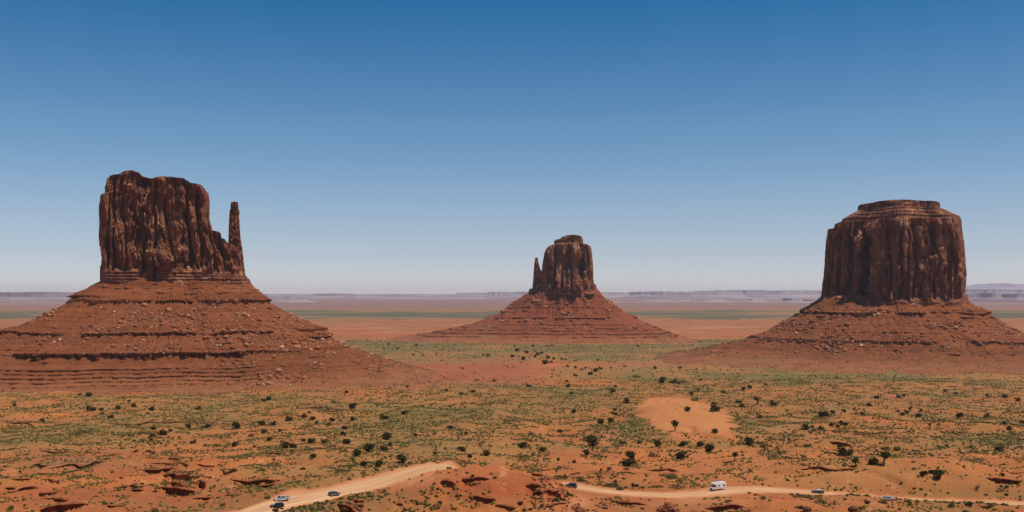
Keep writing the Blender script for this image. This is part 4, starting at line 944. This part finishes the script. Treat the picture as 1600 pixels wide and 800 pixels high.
# ------------------------------------------------------------ rocks
def rock_mat():
    m, t, b = new_mat('boulder_stone', 0.9, 0.15)
    ti = attr(t, 'tint')
    c = mixc(t, ramp(t, ti, 0.0, 0.6), (0.14, 0.045, 0.022), (0.36, 0.13, 0.055))
    c = mixc(t, ramp(t, ti, 0.72, 0.95), c, (0.60, 0.36, 0.21))
    n = noise(t, pos_scaled(t, 1, 1, 1), 1.2, 4, 0.6)
    c = mixc(t, mth(t, 'MULTIPLY', ramp(t, n, 0.45, 0.7), 0.4), c, (0.20, 0.08, 0.05))
    L(t, c, b.inputs['Base Color']); bump(t, b, n, 0.6, 0.4)
    return m
M_rock = None
_g = (1 + 5 ** .5) / 2
ICO = np.array([(-1, _g, 0), (1, _g, 0), (-1, -_g, 0), (1, -_g, 0), (0, -1, _g), (0, 1, _g), (0, -1, -_g), (0, 1, -_g), (_g, 0, -1), (_g, 0, 1), (-_g, 0, -1), (-_g, 0, 1)]) / 1.9
ICF = np.array([(0, 11, 5), (0, 5, 1), (0, 1, 7), (0, 7, 10), (0, 10, 11), (1, 5, 9), (5, 11, 4), (11, 10, 2), (10, 7, 6), (7, 1, 8), (3, 9, 4), (3, 4, 2), (3, 2, 6), (3, 6, 8), (3, 8, 9), (4, 9, 5), (2, 4, 11), (6, 2, 10), (8, 6, 7), (9, 8, 1)])
def rock_field(name, P, S, tint, seed):
    rs = np.random.RandomState(seed); n = len(P)
    V = ICO[None] + rs.uniform(-.22, .22, (n, 12, 3))
    V = np.sign(V) * np.abs(V) ** 0.55            # squarer blocks
    V = V * (S[:, None, None] * rs.uniform([.8, .7, .45], [1.4, 1.1, .85], (n, 3))[:, None, :])
    q = rs.uniform(0, 6.28, n)[:, None]; tl = rs.uniform(-.35, .35, n)[:, None]
    x, y, z = V[..., 0], V[..., 1], V[..., 2]
    y, z = y * np.cos(tl) - z * np.sin(tl), y * np.sin(tl) + z * np.cos(tl)
    x, y = x * np.cos(q) - y * np.sin(q), x * np.sin(q) + y * np.cos(q)
    V = np.stack([x, y, z], -1) + P[:, None, :] + np.array([0, 0, 0.15]) * S[:, None, None]
    F = (ICF[None] + (np.arange(n) * 12)[:, None, None]).reshape(-1, 3)
    return mesh_np(name, V.reshape(-1, 3), F, M_rock, None, {'tint': np.repeat(tint, 12)})
def build_rocks():
    global M_rock
    M_rock = rock_mat()
    rs = np.random.RandomState(8)
    P, S, T = [], [], []
    big = []
    names = {11: 'left', 111: 'middle', 211: 'right'}
    for seed, n, sc_, Yc in ((11, 22000, 1.0, 1660), (111, 7000, 1.5, 3080), (211, 16000, 1.2, 2170)):
        X, Y, Z, th = TAL['talus_skirt' + str(seed)]
        nr, nc = X.shape
        i = rs.randint(0, nr, n * 3); j = rs.randint(0, int(nc * 0.83), n * 3)
        x, y, z = X[i, j], Y[i, j], Z[i, j]; u = 800 + x / y * FPX; v = V0 - z / y * FPX
        dens = sstep(-0.05, 0.45, fbm(x / 45, z / 22, seed + 700, 4)) * 0.9 + 0.05
        if seed == 11:
            dens = dens + 1.0 * np.exp(-((u - 95) / 60) ** 2 - ((v - 536) / 10) ** 2) + 0.7 * np.exp(-((u - 420) / 90) ** 2 - ((v - 530) / 35) ** 2) + 0.35 * np.exp(-((u - 260) / 80) ** 2 - ((v - 505) / 18) ** 2)
            dens = dens * (1 - 0.93 * sstep(556, 566, v) * sstep(330, 270, u)) * (1 - 0.9 * sstep(472, 466, v))
        elif seed == 211:
            dens = dens + 0.8 * np.exp(-((u - 1290) / 70) ** 2 - ((v - 535) / 10) ** 2) + 0.5 * np.exp(-((u - 1260) / 50) ** 2 - ((v - 505) / 22) ** 2) + 0.4 * np.exp(-((u - 1530) / 50) ** 2 - ((v - 520) / 20) ** 2)
            dens = dens * (1 - 0.8 * sstep(553, 560, v))
        else: dens = dens * (1 - 0.9 * sstep(510, 516, v))
        ok = (rs.uniform(0, 1, n * 3) < dens * 0.6) & (z > -128); k = np.where(ok)[0][:n]
        x, y, z = x[k], y[k], z[k]
        s = sc_ * (0.55 + 0.6 * rs.pareto(2.5, len(k))); s = np.minimum(s, 4.0 * sc_)
        t = np.clip(rs.beta(1.6, 2.6, len(k)) + 0.5 * (rs.uniform(0, 1, len(k)) < 0.24), 0, 1)
        o = np.argsort(-s)[: {11: 90, 211: 70, 111: 30}[seed]]
        for q in o:
            uu = 800 + x[q] / y[q] * FPX
            if -5 < uu < 1605 and s[q] > 1.5: big.append((x[q], y[q], z[q], s[q], seed, uu))
        keep = np.ones(len(k), bool); keep[o] = False
        P.append(np.stack([x, y, z], 1)[keep]); S.append(s[keep]); T.append(t[keep])
    # stones lying about the near ground
    n = 26000
    y = np.sqrt(rs.uniform(290 ** 2, 620 ** 2, n)); x = y * rs.uniform(-.55, .55, n); z = H(x, y)
    u = 800 + x / y * FPX; v = V0 - z / y * FPX
    dens = sstep(0.12, 0.45, fbm(x / 14, y / 14, 951, 4)) * 0.30
    for cu, cv, ru, rv, kk in ((745, 757, 34, 9, 1.0), (850, 765, 28, 12, 1.0), (255, 780, 60, 12, .6), (60, 780, 60, 15, .4), (700, 775, 40, 15, .35), (1180, 795, 60, 10, .6), (875, 790, 30, 10, .6), (560, 790, 40, 10, .4), (960, 785, 30, 8, .5)):
        dens = dens + kk * np.exp(-((u - cu) / ru) ** 2 - ((v - cv) / rv) ** 2)
    d, hw, _, _ = road_info(x, y)
    ok = (rs.uniform(0, 1, n) < dens * 0.5) & (d > hw + 2) & (y < 620)
    x, y, z = x[ok], y[ok], z[ok]
    P.append(np.stack([x, y, z], 1)); S.append(np.minimum(0.14 + 0.16 * rs.pareto(2.5, len(x)), 1.1)); T.append(np.clip(rs.beta(1.6, 2.4, len(x)) + 0.4 * (rs.uniform(0, 1, len(x)) < 0.12), 0, 1))
    P = np.vstack(P); S = np.concatenate(S); T = np.concatenate(T)
    print('rocks', len(P), len(big))
    tag(rock_field('rubble', P, S, T, 3), kind='stuff')
    # the largest blocks one by one
    pro = []
    for i in range(7):
        rs2 = np.random.RandomState(60 + i)
        o = rock_field('boulder', np.zeros((1, 3)), np.ones(1), np.array([0.25 + 0.09 * i]), 70 + i); pro.append(o)
    used = set(); rg = random.Random(3)
    side = {11: (275, 'left'), 111: (890, 'middle'), 211: (1395, 'right')}
    for (x, y, z, s, seed, uu) in big:
        i = rg.randrange(7)
        if i in used: o = pro[i].copy(); COL.objects.link(o)
        else: o = pro[i]; used.add(i)
        o.location = (x, y, z); o.rotation_euler = (rg.uniform(-.2, .2), rg.uniform(-.2, .2), rg.uniform(0, 6.28)); o.scale = (s, s, s)
        c, nm = side[seed]
        vv = V0 - z / y * FPX
        hh = 'upper' if z > -35 else ('middle' if z > -80 else 'lower')
        sd_ = 'left' if uu < c - 60 else ('right' if uu > c + 60 else 'front')
        tag(o, 'large red sandstone boulder on the %s %s slope of the %s butte' % (hh, sd_, nm), 'boulder', 'large boulders on the %s %s slope of the %s butte' % (hh, sd_, nm))
    for i in range(7):
        if i not in used: bpy.data.objects.remove(pro[i])
    # outcrops in the foreground
    import bmesh
    def outcrop(u, v, w_px, h_m, seed, label, dep=0.8, tone=0.35):
        x, y, z = gp(u, v)
        a = w_px / FPX * y / 2; n = 60; rq = np.random.RandomState(seed * 13)
        th_ = rq.uniform(0, 6.28, n); rr_ = rq.uniform(0, 1, n) ** 0.7
        P = np.stack([a * rr_ * np.cos(th_), a * dep * rr_ * np.sin(th_), h_m * (0.75 * (1 - rr_ ** 1.6)) * rq.uniform(0.5, 1, n) - 0.1], 1)
        S_ = np.clip((0.4 + 0.45 * h_m) * (0.85 - 0.45 * rr_) * rq.uniform(0.35, 1.15, n), 0.2, 3)
        o = rock_field('rock_outcrop', P, S_, np.clip(tone + rq.uniform(-.15, .2, n), 0, 1), seed * 7)
        o.location = (x, y, z); tag(o, label, 'rock')
    outcrop(872, 769, 20, 1.6, 1, 'craggy dark red outcrop on the right end of the knoll, below the dark blue car')
    outcrop(852, 748, 20, 0.9, 2, 'low jagged rock rim on the knoll crest left of the dark blue car')
    outcrop(842, 766, 20, 1.2, 3, 'flat topped broken ledge rock on the right flank of the red knoll')
    outcrop(1045, 799, 36, 2.8, 4, 'large overhanging block at the bottom edge below the road bend', 0.6, 0.3)
    outcrop(1333, 799, 11, 2.0, 5, 'dark block standing right of the rounded mound at the bottom edge', 0.9, 0.05)
    outcrop(1262, 800, 12, 1.6, 6, 'dark block standing left of the rounded mound at the bottom edge', 0.9, 0.1)
    outcrop(745, 756, 32, 0.8, 7, 'row of broken slabs on top of the red knoll', 0.35, 0.5)
    outcrop(682, 793, 18, 1.3, 8, 'dark red rock on the lower left of the knoll under a small juniper', 0.8, 0.2)
    outcrop(285, 760, 15, 2.4, 9, 'red rock block wedged in the dark crack at lower left', 0.7, 0.5)
    outcrop(548, 796, 28, 0.9, 10, 'dark broken ledge rock at the bottom edge right of the left road', 0.5, 0.15)
    outcrop(1165, 799, 40, 1.3, 11, 'low rubbly ledge at the bottom edge below the white camper', 0.5, 0.5)
    outcrop(900, 797, 26, 1.6, 12, 'low red ledge at the bottom edge below the knoll end', 0.6, 0.4)

# ------------------------------------------------------------ vehicles
def paint(name, c, metal=0.3):
    m, t, b = new_mat(name, 0.32, 0.5)
    dust = noise(t, pos_scaled(t, 1, 1, 1), 2.2, 3)
    L(t, mixc(t, mth(t, 'MULTIPLY', ramp(t, dust, 0.4, 0.8), 0.22), c, (0.45, 0.26, 0.15)), b.inputs['Base Color'])
    b.inputs['Metallic'].default_value = metal
    b.inputs['Coat Weight'].default_value = 0.5
    return m
def vehicles():
    import bmesh
    glass, t, b = new_mat('tinted_glass', 0.06, 0.8); b.inputs['Base Color'].default_value = (0.012, 0.015, 0.018, 1)
    tyre = flat_mat('tyre_rubber', (0.02, 0.02, 0.02), 0.9, 0.1); rim = flat_mat('rim_alloy', (0.45, 0.45, 0.46), 0.35, 0.5, 0.7)
    trim = flat_mat('black_trim', (0.025, 0.025, 0.025), 0.6); lampm = flat_mat('headlamp_lens', (0.75, 0.76, 0.78), 0.15, 0.6); red = flat_mat('tail_lamp_lens', (0.35, 0.02, 0.015), 0.25, 0.5)
    def put(name, bm, mat, parent, bev=0.0):
        if bev: bmesh.ops.bevel(bm, geom=[e for e in bm.edges if len(e.link_faces) == 2 and e.calc_face_angle(0) > 0.5], offset=bev, segments=2, affect='EDGES', clamp_overlap=True)
        bmesh.ops.recalc_face_normals(bm, faces=bm.faces)
        me = bpy.data.meshes.new(name); bm.to_mesh(me); bm.free(); me.materials.append(mat)
        return link(bpy.data.objects.new(name, me), parent)
    def prism(prof, wf, y0=None):
        "closed side profile (x,z) across the width; wf(z) half width; y0 = inner face for one-sided slabs"
        bm = bmesh.new()
        A = [bm.verts.new((x, wf(z), z)) for x, z in prof]; B = [bm.verts.new((x, -wf(z) if y0 is None else y0(z), z)) for x, z in prof]
        n = len(prof)
        fa = bm.faces.new(A); fb = bm.faces.new(B[::-1])
        for i in range(n): bm.faces.new((A[i], B[i], B[(i + 1) % n], A[(i + 1) % n]))
        bmesh.ops.triangulate(bm, faces=[fa, fb])
        return bm
    def box(x0, x1, y0, y1, z0, z1):
        bm = bmesh.new(); bmesh.ops.create_cube(bm, size=1)
        for q in bm.verts: q.co = Vector(((x0 + x1) / 2 + q.co.x * (x1 - x0), (y0 + y1) / 2 + q.co.y * (y1 - y0), (z0 + z1) / 2 + q.co.z * (z1 - z0)))
        return bm
    def quad_slab(p, th=0.02):
        "four corner points, thickened along the normal"
        bm = bmesh.new(); p = [Vector(q) for q in p]; n = (p[1] - p[0]).cross(p[3] - p[0]).normalized() * th
        a = [bm.verts.new(q + n * 0.5) for q in p]; b = [bm.verts.new(q - n * 0.5) for q in p]
        bm.faces.new(a); bm.faces.new(b[::-1])
        for i in range(4): bm.faces.new((a[i], b[i], b[(i + 1) % 4], a[(i + 1) % 4]))
        return bm
    def wheel(root, x, y, r, wd):
        def cyl(rad, y0, y1, k=20):
            bm = bmesh.new(); bmesh.ops.create_cone(bm, cap_ends=True, segments=k, radius1=rad, radius2=rad, depth=abs(y1 - y0))
            for q in bm.verts: q.co = Vector((x + q.co.x, (y0 + y1) / 2 + q.co.z, r + q.co.y))
            return bm
        s = 1 if y > 0 else -1
        o = put('wheel', cyl(r * 0.62, y - s * wd, y - s * 0.06), trim, root)
        bm = bmesh.new(); R_, r_ = r * 0.82, wd * 0.5
        for i in range(24):
            for j in range(8):
                a = i / 24 * 6.2832; q = j / 8 * 6.2832
                rr_ = R_ + math.cos(q) * r * 0.18
                bm.verts.new((x + math.cos(a) * rr_, y - s * wd / 2 + math.sin(q) * r_, r + math.sin(a) * rr_))
        bm.verts.ensure_lookup_table()
        for i in range(24):
            for j in range(8):
                bm.faces.new([bm.verts[k] for k in (i * 8 + j, ((i + 1) % 24) * 8 + j, ((i + 1) % 24) * 8 + (j + 1) % 8, i * 8 + (j + 1) % 8)])
        put('tyre', bm, tyre, o)
        bm = cyl(r * 0.6, y - s * 0.055, y - s * 0.02)
        put('rim', bm, rim, o)
    def car(name, cat, label, u, v, yaw, body, Lh, Wd, lower, cabin, wins, wheels, wr, front_ws, rear_ws, roof_z, extra=None, roofmat=None):
        x, y, z = gp(u, v)
        root = empty(name, (x, y, z + 0.10)); root.rotation_euler = (0, 0, R(yaw)); tag(root, label, cat)
        hw = Wd / 2
        wl = lambda q: hw - 0.05 * max(0, q - 0.75) - 0.06 * max(0, 0.5 - q)
        belt = min(q[1] for q in cabin)
        wc = lambda q: hw - 0.07 - 0.30 * (q - belt)
        put('body', prism(lower, wl), body, root, 0.05)
        put('cabin', prism(cabin, wc), roofmat or body, root, 0.03)
        for w_ in wins:
            for s in (1, -1):
                put('side_window', prism(w_, lambda q: s * (wc(q) + 0.012), lambda q: s * (wc(q) - 0.02)), glass, root)
        for nm, ((xa, za), (xb, zb)) in (('windshield', front_ws), ('rear_window', rear_ws)):
            ya, yb = wc(za) - 0.08, wc(zb) - 0.08
            d = 0.015 if xa > xb else -0.015
            put(nm, quad_slab([(xa + d, -ya, za), (xa + d, ya, za), (xb + d, yb, zb), (xb + d, -yb, zb)], 0.02), glass, root)
        for wx in wheels:
            for s in (1, -1): wheel(root, wx, s * (hw + 0.01), wr, 0.24)
        xf = max(q[0] for q in lower); xr = min(q[0] for q in lower)
        for s in (1, -1):
            put('headlight', box(xf - 0.12, xf + 0.012, s * hw * 0.62 - 0.17, s * hw * 0.62 + 0.17, 0.66, 0.82), lampm, root)
            put('tail_light', box(xr - 0.012, xr + 0.1, s * hw * 0.78 - 0.1, s * hw * 0.78 + 0.1, 0.72, 0.98), red, root)
            put('mirror', box(front_ws[0][0] - 0.45, front_ws[0][0] - 0.3, s * (hw + 0.10) - 0.09, s * (hw + 0.10) + 0.09, belt + 0.02, belt + 0.18), trim, root)
        put('front_bumper', box(xf - 0.1, xf + 0.05, -hw * 0.9, hw * 0.9, 0.32, 0.52), trim, root, 0.02)
        put('rear_bumper', box(xr - 0.05, xr + 0.1, -hw * 0.9, hw * 0.9, 0.34, 0.56), trim, root, 0.02)
        put('grille', box(xf - 0.03, xf + 0.015, -hw * 0.4, hw * 0.4, 0.58, 0.8), trim, root)
        if extra: extra(root)
        return root
    def arch_low(L2, h_hood, h_belt, h_deck, zb=0.32, hoodx=0.5, wb=1.4, wr=0.34, cabx=-1.9):
        "lower body side profile with wheel arches, front at +x"
        P = [(-L2, zb + 0.08)]
        for wx in (-wb, wb):
            P.append((wx - wr - 0.07, zb))
            for i in range(7): a = math.pi * (1 - i / 6); P.append((wx + math.cos(a) * (wr + 0.06), zb + max(0.02, math.sin(a) * (wr + 0.08))))
            P.append((wx + wr + 0.07, zb))
        P += [(L2, zb + 0.08), (L2 + 0.02, h_hood - 0.22), (L2 - 0.15, h_hood - 0.03), (hoodx, h_belt), (cabx, h_belt + 0.0), (-L2 + 0.06, h_deck), (-L2, h_deck - 0.12)]
        return P
    silver, black, grey, navy, white = paint('silver_paint', (0.56, 0.58, 0.60)), paint('black_paint', (0.012, 0.012, 0.016), 0.0), paint('grey_paint', (0.16, 0.165, 0.18), 0.4), paint('navy_paint', (0.012, 0.02, 0.06), 0.1), paint('white_paint_and_glint', (0.80, 0.80, 0.79), 0.0)
    # pickup
    def bed(root):
        put('cargo_bed', box(-2.72, -1.02, -0.74, 0.74, 1.11, 1.125), trim, root)
        for s in (1, -1): put('bed_rail', box(-2.75, -1.0, s * 0.9 - 0.07, s * 0.9 + 0.07, 1.08, 1.3), silver, root, 0.02)
        put('tailgate', box(-2.80, -2.73, -0.9, 0.9, 0.75, 1.3), silver, root, 0.02)
    car('pickup_truck', 'pickup', 'silver pickup with dark windows driving down the pale road at lower left', 440, 783, 222, silver, 2.8, 1.98, arch_low(2.8, 1.12, 1.12, 1.1, 0.42, 1.3, 1.75, 0.4, -1.0),
        [(1.35, 1.1), (0.7, 1.80), (-0.75, 1.82), (-1.0, 1.1)], [[(1.05, 1.17), (0.66, 1.70), (0.2, 1.72), (0.2, 1.17)], [(0.1, 1.17), (0.1, 1.72), (-0.68, 1.72), (-0.85, 1.17)]], (1.75, -1.75), 0.4, ((1.28, 1.18), (0.76, 1.74)), ((-0.98, 1.17), (-0.77, 1.76)), 1.82, bed)
    def rails(root):
        for s in (1, -1): put('roof_rail', box(-1.7, 0.4, s * 0.62 - 0.02, s * 0.62 + 0.02, 1.76, 1.80), trim, root)
    suv_cab = [(1.15, 1.03), (0.5, 1.68), (-1.9, 1.72), (-2.25, 1.03)]
    suv_win = [[(0.85, 1.1), (0.45, 1.58), (-0.1, 1.6), (-0.1, 1.1)], [(-0.2, 1.1), (-0.2, 1.6), (-1.05, 1.62), (-1.05, 1.1)], [(-1.15, 1.1), (-1.15, 1.62), (-1.85, 1.62), (-2.05, 1.1)]]
    def suv(label, u, v, yaw, pm): return car('suv', 'car', label, u, v, yaw, pm, 2.35, 1.9, arch_low(2.35, 1.05, 1.05, 1.05, 0.36, 1.1, 1.4, 0.37, -2.2), suv_cab, suv_win, (1.4, -1.4), 0.37, ((1.08, 1.1), (0.56, 1.62)), ((-2.22, 1.1), (-1.94, 1.66)), 1.72, rails)
    suv('black sport utility car lowest on the left road, just below the silver pickup', 433, 794, 196, black)
    suv('grey sport utility car seen from behind, alone further up the left road', 522, 775, 52, grey)
    suv('dark blue sport utility car coming round the right end of the red knoll', 892, 762, 163, navy)
    sed_cab = [(0.95, 0.92), (0.25, 1.38), (-0.95, 1.40), (-1.75, 0.93)]
    sed_win = [[(0.62, 0.97), (0.2, 1.30), (-0.2, 1.31), (-0.2, 0.97)], [(-0.28, 0.97), (-0.28, 1.31), (-0.9, 1.31), (-1.35, 0.98)]]
    def sedan(label, u, v, yaw, pm, rm=None): return car('sedan', 'car', label, u, v, yaw, pm, 2.3, 1.8, arch_low(2.3, 0.9, 0.94, 0.98, 0.3, 0.95, 1.35, 0.33, -1.8), sed_cab, sed_win, (1.35, -1.35), 0.33, ((0.9, 0.97), (0.31, 1.34)), ((-1.68, 0.98), (-1.0, 1.36)), 1.4, None, rm)
    sedan('dark blue black sedan with glint painted on its cabin on the straight right road', 1278, 771, 172, navy, white)  # white cabin colour stands in for the sun's glare
    sedan('low silver sedan furthest right on the road beside an olive shrub', 1388, 782, -10, silver)
    # camper
    x, y, z = gp(1121, 766)
    root = empty('camper_van', (x, y, z + 0.1)); root.rotation_euler = (0, 0, R(208)); root.scale = (.93, .93, .93); tag(root, 'white motorhome with a bunk over its cab on the wide road bend', 'motorhome')
    put('living_box', prism([(-3.6, 0.62), (1.1, 0.62), (1.1, 2.25), (2.35, 2.42), (2.45, 2.75), (2.1, 3.12), (-3.5, 3.12), (-3.6, 3.0)], lambda q: 1.16), white, root, 0.06)
    put('cab', prism([(1.05, 0.5), (1.6, 0.5)] + [(2.35 + math.cos(math.pi * (1 - i / 6)) * 0.47, 0.45 + max(0.03, math.sin(math.pi * i / 6) * 0.5)) for i in range(7)] + [(3.15, 0.5), (3.2, 1.05), (3.05, 1.25), (2.25, 1.42), (1.62, 2.2), (1.05, 2.24)], lambda q: 0.98 - 0.06 * max(0, q - 1.2)), white, root, 0.04)
    put('windshield', quad_slab([(2.24, -.86, 1.48), (2.24, .86, 1.48), (1.72, .8, 2.12), (1.72, -.8, 2.12)], 0.03), glass, root)
    for s in (1, -1):
        put('cab_window', prism([(2.0, 1.45), (1.6, 2.05), (1.15, 2.05), (1.15, 1.45)], lambda q: s * 0.985, lambda q: s * 0.90), glass, root)
        put('side_window', box(-0.4, 0.5, min(s * 1.15, s * 1.18), max(s * 1.15, s * 1.18), 1.6, 2.2), glass, root)
        put('side_window', box(-3.0, -1.9, min(s * 1.15, s * 1.18), max(s * 1.15, s * 1.18), 1.6, 2.2), glass, root)
        put('side_stripe', box(-3.5, 1.0, min(s * 1.16, s * 1.172), max(s * 1.16, s * 1.172), 1.0, 1.2), grey, root)
        put('headlight', box(3.1, 3.19, s * 0.68 - 0.16, s * 0.68 + 0.16, 0.72, 0.95), lampm, root)
        put('mirror', box(2.05, 2.2, s * 1.16 - 0.1, s * 1.16 + 0.1, 1.4, 1.8), trim, root)
        put('tail_light', box(-3.64, -3.58, s * 0.95 - 0.09, s * 0.95 + 0.09, 0.9, 1.2), red, root)
    put('entry_door', box(-1.5, -0.8, 1.16, 1.185, 0.75, 2.55), white, root)
    put('front_bumper', box(3.12, 3.28, -0.95, 0.95, 0.45, 0.66), trim, root, 0.02); put('grille', box(3.15, 3.215, -0.5, 0.5, 0.7, 1.0), trim, root)
    put('roof_air_unit', box(-1.6, -0.7, -0.4, 0.4, 3.12, 3.38), white, root, 0.04)
    for wx in (2.35, -2.0):
        for s in (1, -1): wheel(root, wx, s * (1.02 if wx > 0 else 1.1), 0.4, 0.26)
    # sign
    x, y, z = gp(1164, 753)
    root = empty('trail_sign', (x, y, z)); root.rotation_euler = (0, 0, R(8)); tag(root, 'small brown board on two posts on the sand right above the motorhome', 'sign')
    wood = flat_mat('weathered_wood', (0.16, 0.085, 0.045), 0.85, 0.1)
    put('board', box(-0.62, 0.62, -0.03, 0.03, 0.75, 1.85), wood, root, 0.01)
    for s in (1, -1): put('post', box(s * 0.55 - 0.06, s * 0.55 + 0.06, 0.03, 0.14, -0.4, 1.95), wood, root)
    put('panel', box(-0.5, 0.5, -0.045, -0.03, 0.95, 1.65), flat_mat('faded_panel', (0.30, 0.20, 0.12), 0.7), root)
build_ground(); build_road(); build_ledges(); hills()
butte_left(); butte_mid(); butte_right()
haze()
build_rocks(); build_scrub(); build_plants(); vehicles()
